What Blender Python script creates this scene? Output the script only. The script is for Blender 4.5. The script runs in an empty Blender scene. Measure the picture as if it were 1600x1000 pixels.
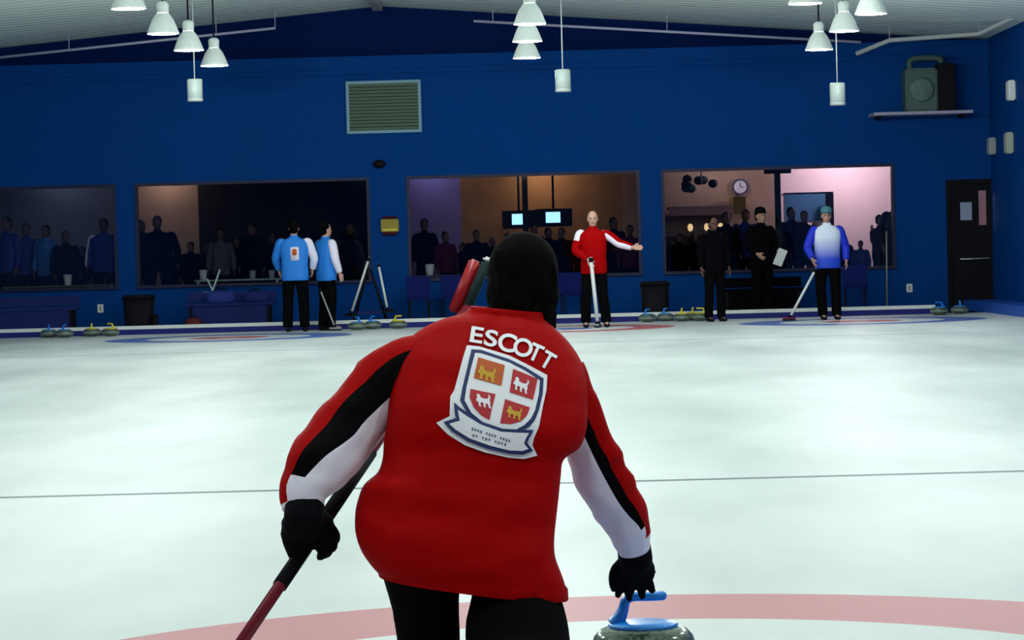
import bpy, bmesh, math, random
from mathutils import Vector, Matrix, noise
from mathutils.bvhtree import BVHTree
random.seed(7)
C = bpy.context.scene.collection
V = Vector
# ------------------------------------------------------------------ camera
CAM = V((0, 0, 1.15)); F = 4400.0
RM = (Matrix.Rotation(0.0068, 3, 'Z') @ Matrix.Rotation(math.pi/2 - 105/4400, 3, 'X') @ Matrix.Rotation(-0.0265, 3, 'Z'))
cd = bpy.data.cameras.new('camera'); cam = bpy.data.objects.new('camera', cd); C.objects.link(cam)
cam.matrix_world = Matrix.Translation(CAM) @ RM.to_4x4()
cd.sensor_width = 36; cd.lens = F/1600*36; cd.clip_start = .1; cd.clip_end = 200
bpy.context.scene.camera = cam
def ray(px, py): return RM @ V((px-800, 500-py, -F))
def W(px, py, D):
    r = ray(px, py); return CAM + r*(D/r.y)
# ------------------------------------------------------------------ materials
MATS = {}
def lin(c): return tuple(((x/255)/12.92 if x/255 <= .04045 else ((x/255+.055)/1.055)**2.4) for x in c)
def mat(name, rgb, rough=.6, spec=.4, metal=0, var=.12, scale=25, bump=.0, bscale=60, emit=0, coat=0, sheen=0):
    if name in MATS: return MATS[name]
    m = bpy.data.materials.new(name); m.use_nodes = True; nt = m.node_tree
    b = nt.nodes['Principled BSDF']
    tc = nt.nodes.new('ShaderNodeTexCoord')
    nz = nt.nodes.new('ShaderNodeTexNoise'); nz.inputs['Scale'].default_value = scale; nz.inputs['Detail'].default_value = 4
    nt.links.new(tc.outputs['Object'], nz.inputs['Vector'])
    mx = nt.nodes.new('ShaderNodeMix'); mx.data_type = 'RGBA'
    mx.inputs[6].default_value = (*[max(0, c*(1-var)) for c in rgb], 1)
    mx.inputs[7].default_value = (*[min(1, c*(1+var)) for c in rgb], 1)
    nt.links.new(nz.outputs['Fac'], mx.inputs[0]); nt.links.new(mx.outputs[2], b.inputs['Base Color'])
    b.inputs['Roughness'].default_value = rough; b.inputs['Specular IOR Level'].default_value = spec
    b.inputs['Metallic'].default_value = metal; b.inputs['Coat Weight'].default_value = coat
    b.inputs['Sheen Weight'].default_value = sheen
    if emit:
        b.inputs['Emission Color'].default_value = (*rgb, 1); b.inputs['Emission Strength'].default_value = emit
    if bump:
        n2 = nt.nodes.new('ShaderNodeTexNoise'); n2.inputs['Scale'].default_value = bscale; n2.inputs['Detail'].default_value = 6
        bp = nt.nodes.new('ShaderNodeBump'); bp.inputs['Strength'].default_value = bump; bp.inputs['Distance'].default_value = .02
        nt.links.new(tc.outputs['Object'], n2.inputs['Vector']); nt.links.new(n2.outputs['Fac'], bp.inputs['Height'])
        nt.links.new(bp.outputs['Normal'], b.inputs['Normal'])
    MATS[name] = m; return m
red = mat('jacket_red', (.36, .0008, .0012), .65, .04, bump=.25, bscale=18, var=.08)
white_f = mat('jacket_white', (.90, .86, .98), .6, .3, bump=.2, bscale=20, var=.03)
black_f = mat('fabric_black', (.003, .003, .0035), .9, .04)
trouser = mat('trouser_black', (.003, .003, .0035), .95, .03)
glove_m = mat('glove_black', (.004, .004, .006), .85, .06)
skin = mat('skin', (.62, .36, .27), .5, .4, var=.05)
skin_w = mat('skin_warm', (.45, .25, .18), .5, .4, var=.05)
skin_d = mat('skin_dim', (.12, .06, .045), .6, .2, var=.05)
hair_b = mat('hair_black', (.003, .0025, .0025), .9, .04)
hair_g = mat('hair_grey', (.35, .31, .28), .7, .2)
lightblue = mat('jacket_light_blue', (.02, .22, .72), .6, .3)
royal = mat('jacket_royal_blue', (.01, .03, .55), .6, .3)
navycloth = mat('cloth_navy', (.01, .02, .14), .7, .2)
darkcloth = mat('cloth_dark', (.003, .0028, .004), .95, .03)
maroon = mat('cloth_maroon', (.06, .006, .02), .8, .1)
greycloth = mat('cloth_grey', (.08, .08, .09), .8, .1)
wall_m = mat('wall_blue_paint', (.0006, .048, .228), .65, .04, var=.06, scale=2, bump=.05, bscale=8)
frame_m = mat('frame_dark_blue', (.003, .006, .045), .5, .3)
white_p = mat('paint_white', (.75, .78, .74), .5, .4)
grey_p = mat('paint_grey', (.35, .38, .38), .5, .4)
steel = mat('steel', (.55, .57, .56), .35, .5, metal=.6)
navy_p = mat('bumper_navy', (.006, .01, .16), .6, .3)
dark_p = mat('plastic_dark', (.005, .005, .008), .65, .12)
carpet = mat('walkway_carpet', (.012, .014, .03), .95, .05, bump=.3)
yellow = mat('plastic_yellow', (.75, .62, .02), .4, .4)
blue_pl = mat('plastic_blue', (.008, .25, .80), .3, .5, coat=.3)
shade_m = mat('lamp_shade_enamel', (.62, .68, .64), .4, .4)
glow = mat('lamp_lens_glow', (1, 1, .95), emit=9)
redpl = mat('shaft_red', (.20, .008, .02), .35, .4)
wshaft = mat('shaft_white', (.72, .76, .72), .4, .4)
pad_m = mat('brush_pad', (.01, .03, .03), .8, .2)
eye_m = mat('eye_dark', (.01, .008, .008), .2, .5)
lip_m = mat('lips', (.35, .12, .10), .5, .4)
def tag(o, label=None, cat=None, group=None, kind=None):
    if label: o['label'] = label
    if cat: o['category'] = cat
    if group: o['group'] = group
    if kind: o['kind'] = kind
    return o
def empty(name, loc, label, cat, group=None, rz=0):
    o = bpy.data.objects.new(name, None); o.empty_display_size = .1; C.objects.link(o); o.location = loc; o.rotation_euler = (0, 0, rz)
    return tag(o, label, cat, group)
def mk(name, bm, mats, parent=None, smooth=True, loc=None, autosmooth=False):
    bmesh.ops.recalc_face_normals(bm, faces=bm.faces)
    me = bpy.data.meshes.new(name); bm.to_mesh(me); bm.free()
    if not isinstance(mats, (list, tuple)): mats = [mats]
    for m in mats: me.materials.append(m)
    if smooth:
        for p in me.polygons: p.use_smooth = True
        if autosmooth: me.set_sharp_from_angle(angle=math.radians(38))
    o = bpy.data.objects.new(name, me); C.objects.link(o)
    if parent: o.parent = parent
    if loc is not None: o.location = loc
    return o
def box(bm, x0, x1, y0, y1, z0, z1, mi=0, bev=0):
    r = bmesh.ops.create_cube(bm, size=1)
    vs = r['verts']
    for v in vs: v.co = V((x0+(v.co.x+.5)*(x1-x0), y0+(v.co.y+.5)*(y1-y0), z0+(v.co.z+.5)*(z1-z0)))
    fs = set(f for v in vs for f in v.link_faces)
    for f in fs: f.material_index = mi
    if bev:
        es = list(set(e for v in vs for e in v.link_edges))
        bmesh.ops.bevel(bm, geom=es, offset=bev, segments=2, affect='EDGES')
    return vs
def NB(): return bmesh.new()
def boxo(name, dims, m, parent=None, bev=0):
    bm = NB(); box(bm, *dims, bev=bev); return mk(name, bm, m, parent, smooth=False)
def ell(bm, c, r, rot=None, seg=20, mi=0):
    res = bmesh.ops.create_uvsphere(bm, u_segments=seg, v_segments=max(8, seg//2+2), radius=1)
    for v in res['verts']:
        p = V((v.co.x*r[0], v.co.y*r[1], v.co.z*r[2]))
        if rot is not None: p = rot @ p
        v.co = p + V(c)
    for f in set(f for v in res['verts'] for f in v.link_faces): f.material_index = mi
def loft(bm, rings, caps=True, mi=None):
    vr = [[bm.verts.new(p) for p in r] for r in rings]; n = len(rings[0])
    for i in range(len(vr)-1):
        for j in range(n):
            f = bm.faces.new((vr[i][j], vr[i][(j+1) % n], vr[i+1][(j+1) % n], vr[i+1][j]))
            if mi: f.material_index = mi(i, j)
    if caps:
        for k, r in ((0, vr[0]), (len(vr)-2, vr[-1])):
            c = bm.verts.new(sum((v.co for v in r), V())/n)
            for j in range(n):
                f = bm.faces.new((r[j], r[(j+1) % n], c))
                if mi: f.material_index = mi(k, j)
def catmull(P, k):
    out = []
    n = len(P)
    for i in range(n-1):
        p0, p1, p2, p3 = P[max(i-1, 0)], P[i], P[i+1], P[min(i+2, n-1)]
        for s in range(k):
            t = s/k
            out.append(tuple(.5*((2*b)+(-a+c)*t+(2*a-5*b+4*c-d)*t*t+(-a+3*b-3*c+d)*t**3) for a, b, c, d in zip(p0, p1, p2, p3)))
    out.append(tuple(P[-1])); return out
def frames(pts, ref):
    fr = []
    for i, p in enumerate(pts):
        t = (pts[min(i+1, len(pts)-1)] - pts[max(i-1, 0)]).normalized()
        u = (V(ref) - t*V(ref).dot(t)).normalized(); fr.append((t, u, t.cross(u)))
    return fr
def tube(bm, pts, rad, seg=14, ref=(0.01, -1, .02), k=1, flat=1.0, mi=0, caps=True):
    P = [(*p, r) for p, r in zip(pts, rad)] if hasattr(rad, '__len__') else [(*p, rad) for p in pts]
    if k > 1: P = catmull(P, k)
    pt = [V(p[:3]) for p in P]; rr = [p[3] for p in P]
    rings = []
    for p, r, (t, u, v) in zip(pt, rr, frames(pt, ref)):
        rings.append([p + u*math.cos(a)*r*flat + v*math.sin(a)*r for a in [2*math.pi*j/seg for j in range(seg)]])
    loft(bm, rings, caps, (lambda i, j: mi) if mi else None)
def lathe(bm, prof, seg=40, mi=0, c=(0, 0, 0)):
    rings = [[V(c)+V((r*math.cos(2*math.pi*j/seg), r*math.sin(2*math.pi*j/seg), z)) for j in range(seg)] for r, z in prof]
    loft(bm, rings, True, (lambda i, j: mi) if mi else None)
def remesh(o, vs, it=4):
    m = o.modifiers.new('remesh', 'REMESH'); m.mode = 'VOXEL'; m.voxel_size = vs; m.use_smooth_shade = True
    s = o.modifiers.new('smooth', 'SMOOTH'); s.iterations = it; s.factor = .5
def copy_tree(o, parent=None):
    c = o.copy(); C.objects.link(c)
    if parent: c.parent = parent
    for ch in list(o.children): copy_tree(ch, c)
    return c
# ------------------------------------------------------------------ node helpers
class N:
    def __init__(s, name):
        s.m = bpy.data.materials.new(name); s.m.use_nodes = True; s.nt = s.m.node_tree; s.b = s.nt.nodes['Principled BSDF']
    def __call__(s, t, **k):
        n = s.nt.nodes.new(t)
        for a, b in k.items(): setattr(n, a, b)
        return n
    def L(s, a, b): s.nt.links.new(a, b)
    def math(s, op, a, b=None):
        n = s('ShaderNodeMath', operation=op)
        for i, x in enumerate((a, b)):
            if x is None: continue
            if isinstance(x, (int, float)): n.inputs[i].default_value = x
            else: s.L(x, n.inputs[i])
        return n.outputs[0]
    def mix(s, f, a, b):
        n = s('ShaderNodeMix', data_type='RGBA')
        for i, x in ((0, f), (6, a), (7, b)):
            if isinstance(x, (int, float)): n.inputs[i].default_value = x
            elif isinstance(x, tuple): n.inputs[i].default_value = (*x, 1)
            else: s.L(x, n.inputs[i])
        return n.outputs[2]
# ------------------------------------------------------------------ ice
DB, DW = 45.0, 47.5          # backboard and end wall distance
n = N('curling_ice')
tc = n('ShaderNodeTexCoord'); sp = n('ShaderNodeSeparateXYZ'); n.L(tc.outputs['Object'], sp.inputs[0])
X, Y = sp.outputs[0], sp.outputs[1]
mp = n('ShaderNodeMapping'); mp.inputs['Scale'].default_value = (.55, .16, 1); n.L(tc.outputs['Object'], mp.inputs[0])
nz = n('ShaderNodeTexNoise'); nz.inputs['Scale'].default_value = 1.2; nz.inputs['Detail'].default_value = 5; n.L(mp.outputs[0], nz.inputs['Vector'])
cr = n('ShaderNodeValToRGB'); cr.color_ramp.elements[0].position = .30; cr.color_ramp.elements[1].position = .65
n.L(nz.outputs['Fac'], cr.inputs[0])
col = n.mix(cr.outputs[0], (.45, .505, .495), (.69, .735, .725))
def ring(cx, cy, r0, r1, c, col):
    dx = n.math('SUBTRACT', X, cx); dy = n.math('SUBTRACT', Y, cy)
    d = n.math('SQRT', n.math('ADD', n.math('MULTIPLY', dx, dx), n.math('MULTIPLY', dy, dy)))
    m = n.math('MULTIPLY', n.math('GREATER_THAN', d, r0), n.math('LESS_THAN', d, r1))
    return n.mix(n.math('MULTIPLY', m, .92), col, c)
pink, blu = (.47, .155, .175), (.05, .12, .42)
col = ring(.3, 7.35, 1.38, 2.0, pink, col); col = ring(.3, 7.35, .2, .66, blu, col)
col = ring(.3, 41.8, 1.22, 1.83, (.45, .08, .10), col); col = ring(.3, 41.8, .15, .61, blu, col)
for cx in (-4.5, 4.9):
    col = ring(cx, 41.8, 1.22, 1.83, blu, col); col = ring(cx, 41.8, .15, .61, (.45, .08, .1), col)
def hline(y, w, c, col):
    m = n.math('LESS_THAN', n.math('ABSOLUTE', n.math('SUBTRACT', Y, y)), w/2); return n.mix(m, col, c)
col = hline(13.97, .10, (.11, .15, .16), col); col = hline(35.4, .10, (.2, .25, .26), col); col = hline(41.8, .04, (.2, .22, .26), col)
n.L(col, n.b.inputs['Base Color']); n.b.inputs['Roughness'].default_value = .5; n.b.inputs['Specular IOR Level'].default_value = .12
n2 = n('ShaderNodeTexNoise'); n2.inputs['Scale'].default_value = 120; bp = n('ShaderNodeBump'); bp.inputs['Strength'].default_value = .15; bp.inputs['Distance'].default_value = .004
n.L(tc.outputs['Object'], n2.inputs['Vector']); n.L(n2.outputs[0], bp.inputs['Height']); n.L(bp.outputs[0], n.b.inputs['Normal'])
XL, XR, YF = -11.0, 7.8, -5.0
bm = NB(); box(bm, XL, XR, YF, DB, -.1, 0); tag(mk('floor', bm, n.m, smooth=False), 'white pebbled curling ice with faint red and blue rings and a dark line across', None, kind='structure')
tag(boxo('floor_walkway', (XL, XR, DB+.001, DW+.15, -.1, 0), carpet), kind='structure')
# ------------------------------------------------------------------ walls
rid = W(590, 6, DW); RX, RZ = rid.x, rid.z; SL = .083
def ceil_z(x): return RZ - SL*abs(x-RX)
wins = []
for (xa, xb, xm, yt, yb) in ((-60, 184, 100, 292, 452), (213, 580, 400, 282, 447), (638, 1003, 820, 270, 437), (1036, 1400, 1218, 258, 424)):
    a = W(xa, 400, DW).x; b = W(xb, 400, DW).x
    wins.append((a, b, W(xm, yb, DW).z, W(xm, yt, DW).z))
zb = sum(w[2] for w in wins)/4; zt = sum(w[3] for w in wins)/4
wins = [(a, b, zb, zt) for a, b, _, _ in wins]
dx0, dx1, dzt = W(1480, 400, DW).x, W(1562, 400, DW).x, W(1520, 280, DW).z
bm = NB(); th = .15
ZG = W(700, 84, DW).z; box(bm, XL, XR, DW, DW+th, zt, ZG)
box(bm, XL, dx0, DW, DW+th, 0, zb)
xs = [XL] + [v for w in wins for v in w[:2]] + [dx0]
for i in range(0, len(xs), 2): box(bm, xs[i], xs[i+1], DW, DW+th, zb, zt)
box(bm, dx1, XR, DW, DW+th, 0, zt); box(bm, dx0, dx1, DW, DW+th, dzt, zt)
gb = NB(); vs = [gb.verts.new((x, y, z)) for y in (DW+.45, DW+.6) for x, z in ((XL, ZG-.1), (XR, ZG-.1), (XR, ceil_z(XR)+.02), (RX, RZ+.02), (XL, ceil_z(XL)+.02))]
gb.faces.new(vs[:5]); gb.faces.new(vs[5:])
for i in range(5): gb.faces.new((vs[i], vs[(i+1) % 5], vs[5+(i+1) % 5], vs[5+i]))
tag(mk('wall_gable', gb, mat('gable_shaded_blue', (.0006, .012, .085), .7, .05, var=.1, scale=2), smooth=False), kind='structure')  # shade above the lamps put into the colour: wall blue darkened here
tag(boxo('trim_3', (XL, XR, DW+th+.001, DW+.449, ZG-.1, ZG-.001), wall_m), kind='structure')
tag(mk('wall_back', bm, wall_m, smooth=False), kind='structure')
tag(boxo('wall_left', (XL-.15, XL, YF, DW+.6, -.1, 4.9), wall_m), kind='structure')
tag(boxo('wall_right', (XR, XR+.15, YF, DW+.15, -.1, 4.9), wall_m), kind='structure')
tag(boxo('wall_front', (XL, XR, YF-.15, YF, -.1, RZ+.1), wall_m), kind='structure')
tag(boxo('trim_1', (XL, XR, DW-.05, DW+.001, W(700, 112, DW).z, W(700, 106, DW).z), wall_m), kind='structure')
n = N('ceiling_metal'); tc = n('ShaderNodeTexCoord'); wv = n('ShaderNodeTexWave'); wv.bands_direction = 'Y'; wv.inputs['Scale'].default_value = .8; wv.inputs['Distortion'].default_value = .3
n.L(tc.outputs['Object'], wv.inputs['Vector']); n.L(n.mix(wv.outputs['Fac'], (.80, .93, .82), (.87, .97, .88)), n.b.inputs['Base Color']); n.b.inputs['Roughness'].default_value = .7
bp = n('ShaderNodeBump'); bp.inputs['Strength'].default_value = .5; bp.inputs['Distance'].default_value = .03; n.L(wv.outputs['Fac'], bp.inputs['Height']); n.L(bp.outputs[0], n.b.inputs['Normal'])
bm = NB()
for xa, xb in ((XL-.15, RX), (RX, XR+.15)):
    v = [bm.verts.new((x, y, ceil_z(x)+dz)) for x, y, dz in ((xa, YF, 0), (xb, YF, 0), (xb, DW+.6, 0), (xa, DW+.6, 0), (xa, YF, .12), (xb, YF, .12), (xb, DW+.6, .12), (xa, DW+.6, .12))]
    for q in ((0, 1, 2, 3), (7, 6, 5, 4), (0, 4, 5, 1), (1, 5, 6, 2), (2, 6, 7, 3), (3, 7, 4, 0)): bm.faces.new([v[i] for i in q])
tag(mk('ceiling', bm, n.m, smooth=False), kind='structure')
tag(boxo('trim_2', (RX-.08, RX+.08, YF, DW, RZ-.12, RZ-.02), grey_p), kind='structure')
# windows: frame + thin reflective glass
g = bpy.data.materials.new('window_glass'); g.use_nodes = True; nt = g.node_tree; nt.nodes.clear()
o_ = nt.nodes.new('ShaderNodeOutputMaterial'); mx = nt.nodes.new('ShaderNodeMixShader'); tr = nt.nodes.new('ShaderNodeBsdfTransparent'); gl = nt.nodes.new('ShaderNodeBsdfGlossy')
fr = nt.nodes.new('ShaderNodeFresnel'); tr.inputs[0].default_value = (.8, .82, .85, 1); gl.inputs['Roughness'].default_value = .02
nt.links.new(fr.outputs[0], mx.inputs[0]); nt.links.new(tr.outputs[0], mx.inputs[1]); nt.links.new(gl.outputs[0], mx.inputs[2]); nt.links.new(mx.outputs[0], o_.inputs[0])
for i, (a, b, z0, z1) in enumerate(wins):
    bm = NB(); t = .05
    box(bm, a, b, DW-.02, DW+.12, z1-t, z1); box(bm, a, b, DW-.05, DW+.12, z0, z0+t)
    box(bm, a, a+t, DW-.02, DW+.12, z0+t, z1-t); box(bm, b-t, b, DW-.02, DW+.12, z0+t, z1-t)
    f = tag(mk('window_%d' % (i+1), bm, frame_m, smooth=False), kind='structure')
    boxo('pane', (a+t, b-t, DW+.05, DW+.058, z0+t, z1-t), g, f)
# door
bm = NB(); box(bm, dx0, dx0+.07, DW-.03, DW+.1, 0, dzt); box(bm, dx1-.07, dx1, DW-.03, DW+.1, 0, dzt); box(bm, dx0+.07, dx1-.07, DW-.03, DW+.1, dzt-.07, dzt)
d = tag(mk('door_1', bm, dark_p, smooth=False), kind='structure')
def wx(px): return W(px, 400, DW).x
def wz(px, py, D=DW): return W(px, py, D).z
bm = NB(); gx0, gx1, gz0, gz1 = wx(1531), wx(1543), wz(1520, 352), wz(1520, 298)
a, b = dx0+.07, dx1-.07
box(bm, a, b, DW, DW+.05, .01, gz0); box(bm, a, b, DW, DW+.05, gz1, dzt-.07); box(bm, a, gx0, DW, DW+.05, gz0, gz1); box(bm, gx1, b, DW, DW+.05, gz0, gz1)
leaf = mk('door_leaf', bm, dark_p, d, smooth=False)
boxo('pane', (gx0, gx1, DW+.02, DW+.026, gz0, gz1), g, leaf)
bm = NB(); tube(bm, [V((wx(1500), DW, wz(1520, 404))), V((wx(1500), DW-.06, wz(1520, 404))), V((wx(1545), DW-.06, wz(1520, 404))), V((wx(1545), DW, wz(1520, 404)))], .014, 10)
mk('push_bar', bm, steel, leaf)
tag(boxo('paper_notice', (wx(1502), wx(1520), DW-.006, DW-.001, wz(1510, 344), wz(1510, 316)), mat('paper_blue_grey', (.30, .36, .48), .8)), 'pale grey paper notice taped on the dark door', 'notice')
# ------------------------------------------------------------------ lounge behind the glass
LZ = .2; LB = 52.0
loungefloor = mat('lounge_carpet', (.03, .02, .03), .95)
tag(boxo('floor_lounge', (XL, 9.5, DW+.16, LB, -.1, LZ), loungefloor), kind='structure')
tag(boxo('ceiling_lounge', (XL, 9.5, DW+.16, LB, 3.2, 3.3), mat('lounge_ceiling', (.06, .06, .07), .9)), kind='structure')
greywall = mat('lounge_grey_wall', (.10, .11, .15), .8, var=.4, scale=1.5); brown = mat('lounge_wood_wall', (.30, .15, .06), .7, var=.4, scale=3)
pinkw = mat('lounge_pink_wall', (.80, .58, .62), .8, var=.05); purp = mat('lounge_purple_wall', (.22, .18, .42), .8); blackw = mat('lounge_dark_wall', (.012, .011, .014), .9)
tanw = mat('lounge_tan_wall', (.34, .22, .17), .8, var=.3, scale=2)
def lx(px, D=LB): return W(px, 400, D).x
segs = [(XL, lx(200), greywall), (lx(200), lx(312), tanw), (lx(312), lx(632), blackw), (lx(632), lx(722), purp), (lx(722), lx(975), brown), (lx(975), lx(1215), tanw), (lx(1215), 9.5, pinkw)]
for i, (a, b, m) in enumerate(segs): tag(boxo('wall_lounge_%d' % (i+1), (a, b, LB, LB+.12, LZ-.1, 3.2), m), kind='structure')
tag(boxo('wall_lounge_right', (9.5, 9.6, DW+.16, LB, 0, 3.2), pinkw), kind='structure'); tag(boxo('wall_lounge_left', (XL-.1, XL, DW+.16, LB, 0, 3.2), greywall), kind='structure')
# added partitions that stop one part of the lounge from lighting the other
for i, px in enumerate((600, 1020)):
    tag(boxo('wall_light_blocker_%d' % (i+1), (wx(px)-.06, wx(px)+.06, DW+.3, LB-.001, LZ, 3.2), blackw), kind='structure')
def point(loc, e, r=.12, col=(1, .9, .8)):
    l = bpy.data.lights.new('lamp_light', 'POINT'); l.energy = e; l.shadow_soft_size = r; l.color = col
    o = bpy.data.objects.new('lamp_light', l); C.objects.link(o); o.location = loc; return o
def globe(px, D, e, col, lab):
    p = V((lx(px, D), D, 2.95)); t = empty('ceiling_globe', p, lab, 'ceiling lamp', None)
    bm = NB(); tube(bm, [V((0, 0, .1)), V((0, 0, .248))], .02, 10); mk('stem', bm, dark_p, t)
    bm = NB(); ell(bm, (0, 0, .03), (.1, .1, .08)); mk('lamp_shade', bm, mat('globe_glow', (1, .85, .7), emit=2), t)
    l = point((0, 0, -.2), e, .1, col); l.parent = t
LG = []
# ------------------------------------------------------------------ hand / head / person
def hand(bm, wr, d, pn, thumb, s=1.0, curl=.35, fat=1.0, spread=.08):
    d = V(d).normalized(); pn = V(pn); pn = (pn - d*pn.dot(d)).normalized(); sd = d.cross(pn)
    if sd.dot(V(thumb)) < 0: sd = -sd
    wr = V(wr); R = Matrix((sd, pn, d)).transposed()
    rings = []
    for t, w, h in ((-.01, .026, .020), (.02, .032, .019), (.05, .040, .017), (.075, .042, .015), (.092, .040, .012)):
        rings.append([wr + R @ (V((math.cos(a)*w*fat, math.sin(a)*h*fat, t))*s) for a in [2*math.pi*j/16 for j in range(16)]])
    loft(bm, rings)
    for k, (off, L) in enumerate(((.031, .070), (.011, .080), (-.011, .074), (-.031, .058))):
        p = wr + R @ (V((off, 0, .085))*s); pts = [p - d*.015*s, p]; ang = curl*.8
        q = p; side = off*spread/.031
        for seg, c in ((.42, 1.0), (.31, 1.25), (.27, .9)):
            dd = (d*math.cos(ang) + pn*math.sin(ang) + sd*side).normalized(); q = q + dd*L*seg*s; pts.append(q); ang += curl*c
        tube(bm, pts, [.0095*s*fat, .0098*s*fat, .009*s*fat, .0085*s*fat, .0065*s*fat], 10, ref=sd, k=3)
    p = wr + R @ (V((.026, .004, .022))*s)
    tube(bm, [p, p + (sd*.8+d*.7+pn*.25).normalized()*.035*s, p + (sd*.62+d*.9+pn*.4).normalized()*.066*s, p + (sd*.42+d*1.0+pn*.55).normalized()*.092*s],
         [.013*s*fat, .0125*s*fat, .0105*s*fat, .0075*s*fat], 10, ref=sd, k=3)
def head(bm, c, R, s=1.0):
    def e(p, r): ell(bm, V(c)+R @ (V(p)*s), [x*s for x in r], R, 20)
    e((0, .012, .03), (.076, .096, .095)); e((0, -.02, -.035), (.062, .072, .075)); e((0, -.045, -.088), (.034, .036, .028))
    e((0, -.098, -.02), (.013, .020, .020)); e((0, -.090, .003), (.009, .014, .024)); e((0, -.076, .030), (.052, .018, .012))
    e((0, -.088, -.058), (.026, .010, .012)); e((.036, -.068, -.022), (.022, .018, .02)); e((-.036, -.068, -.022), (.022, .018, .02))
    for sx in (-1, 1): e((sx*.077, .008, -.008), (.009, .021, .032))
def ringset(rows, n=28, pw=2.4, cx=0, cy=0):
    out = []
    for z, w, d, *o in rows:
        ox = o[0] if o else 0; oy = o[1] if len(o) > 1 else 0; r = []
        for j in range(n):
            a = 2*math.pi*j/n; c, s = math.cos(a), math.sin(a)
            r.append(V((cx+ox+w*abs(c)**(2/pw)*(1 if c >= 0 else -1), cy+oy+d*abs(s)**(2/pw)*(1 if s >= 0 else -1), z)))
        out.append(r)
    return out
SKEL = dict(head=(0, -.01, 1.635), sh=((-.185, 0, 1.43), (.185, 0, 1.43)), el=((-.25, .02, 1.14), (.25, .02, 1.14)), wr=((-.26, -.05, .90), (.26, -.05, .90)),
            hip=((-.09, 0, .93), (.09, 0, .93)), kn=((-.11, -.02, .50), (.11, -.02, .50)), an=((-.12, .02, .09), (.12, .02, .09)))
def person(label, loc, rz=0, h=1.75, jacket=darkcloth, sleeves=None, slv_split=None, trousers=trouser, hairm=hair_b, hat=None, pose={}, group=None, vox=.012,
           gloves=None, sk=skin, w=1.0, hair=True, hand_dirs=None, fine=True, turn=0, scarf=None, shift=None, beard=None):
    S = dict(SKEL); S.update(pose); k = h/1.755
    t = empty('person', loc, label, 'person', group, rz)
    Pv = lambda p: V((p[0]*k*w, p[1]*k, p[2]*k))
    HR = Matrix.Rotation(turn, 3, 'Z')
    bm = NB(); hc = V(S['head'])*k
    head(bm, hc, HR, k)
    tube(bm, [Pv((0, .02, 1.38)), Pv((0, .01, 1.50)), hc+V((0, .01, -.03))*k], [.058*k, .054*k, .052*k], 14, k=2)
    loft(bm, [[p*k for p in r] for r in ringset([(.88, .14*w, .095), (1.0, .135*w, .09), (1.12, .13*w, .09), (1.28, .15*w, .10), (1.40, .15*w, .085), (1.46, .09*w, .06)])])
    hb = NB() if gloves else bm
    for i in (0, 1):
        sh, el, wr = Pv(S['sh'][i]), Pv(S['el'][i]), Pv(S['wr'][i])
        tube(bm, [sh+V((-.05 if sh.x > 0 else .05, 0, 0)), sh, (sh+el)/2, el, (el+wr)/2, wr], [x*k for x in (.045, .05, .046, .04, .036, .026)], 12, k=2)
        dr = (wr-el).normalized()
        if hand_dirs and hand_dirs[i]: dr, pn, th_ = [V(q) for q in hand_dirs[i]]
        else: pn = V((1 if i == 0 else -1, 0, 0)); th_ = V((0, -1, .1))
        hand(hb, wr, dr, pn, th_, k*1.02, .3, 1.18 if gloves else 1.05)
        hp, kn, an = Pv(S['hip'][i]), Pv(S['kn'][i]), Pv(S['an'][i])
        tube(bm, [hp+V((0, 0, .03)), (hp+kn)/2, kn, (kn*.6+an*.4), an], [x*k for x in (.08, .07, .052, .05, .036)], 14, k=2)
        ell(bm, an+V((0, -.07, -.045))*k, (.04*k, .12*k, .035*k), None, 12)
    b = mk('body', bm, sk, t); remesh(b, vox, 2)
    if gloves:
        g_ = mk('gloves', hb, gloves, t)
    for sx in (-1, 1):
        if fine:
            bm = NB(); ell(bm, hc+HR @ V((sx*.030, -.084, .008))*k, (.013*k, .008*k, .008*k), None, 10); mk('eye', bm, eye_m, t)
    if fine:
        bm = NB(); ell(bm, hc+HR @ V((0, -.097, -.06))*k, (.022*k, .006*k, .006*k), None, 10); mk('lips', bm, lip_m, t)
    if beard:
        bm = NB(); ell(bm, hc+HR @ V((0, -.045, -.078))*k, (.06*k, .056*k, .048*k), None, 16); mk('beard', bm, beard, t)
    if hair:
        bm = NB(); ell(bm, hc+HR @ V((0, .028, .042))*k, (.084*k, .094*k, .095*k), HR, 20); ell(bm, hc+HR @ V((0, .05, -.01))*k, (.078*k, .062*k, .08*k), HR, 20)
        o = mk('hair', bm, hairm, t); remesh(o, vox, 2)
    if hat:
        bm = NB(); lathe(bm, [(.09*k, 0), (.094*k, .02*k), (.09*k, .06*k), (.07*k, .095*k), (.03*k, .112*k)], 24, c=hc+HR @ V((0, .012, .045))*k)
        bq = hc+HR @ V((0, -.10, .055))*k; ell(bm, bq, (.065*k, .06*k, .008*k), HR, 16); mk('hat', bm, hat, t)
    # jacket
    bm = NB()
    loft(bm, [[V((p.x, p.y, p.z))*k for p in r] for r in ringset([(.81, .185*w, .135), (.83, .192*w, .14), (.92, .195*w, .142), (1.06, .185*w, .135), (1.20, .195*w, .138), (1.32, .205*w, .135), (1.40, .20*w, .12), (1.445, .165*w, .10), (1.475, .11*w, .082), (1.50, .068, .07), (1.53, .066, .068)])])
    for f in bm.faces:
        for v in f.verts: v.co += V((0, 0, 0))
    j = mk('jacket', bm, jacket, t)
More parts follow.
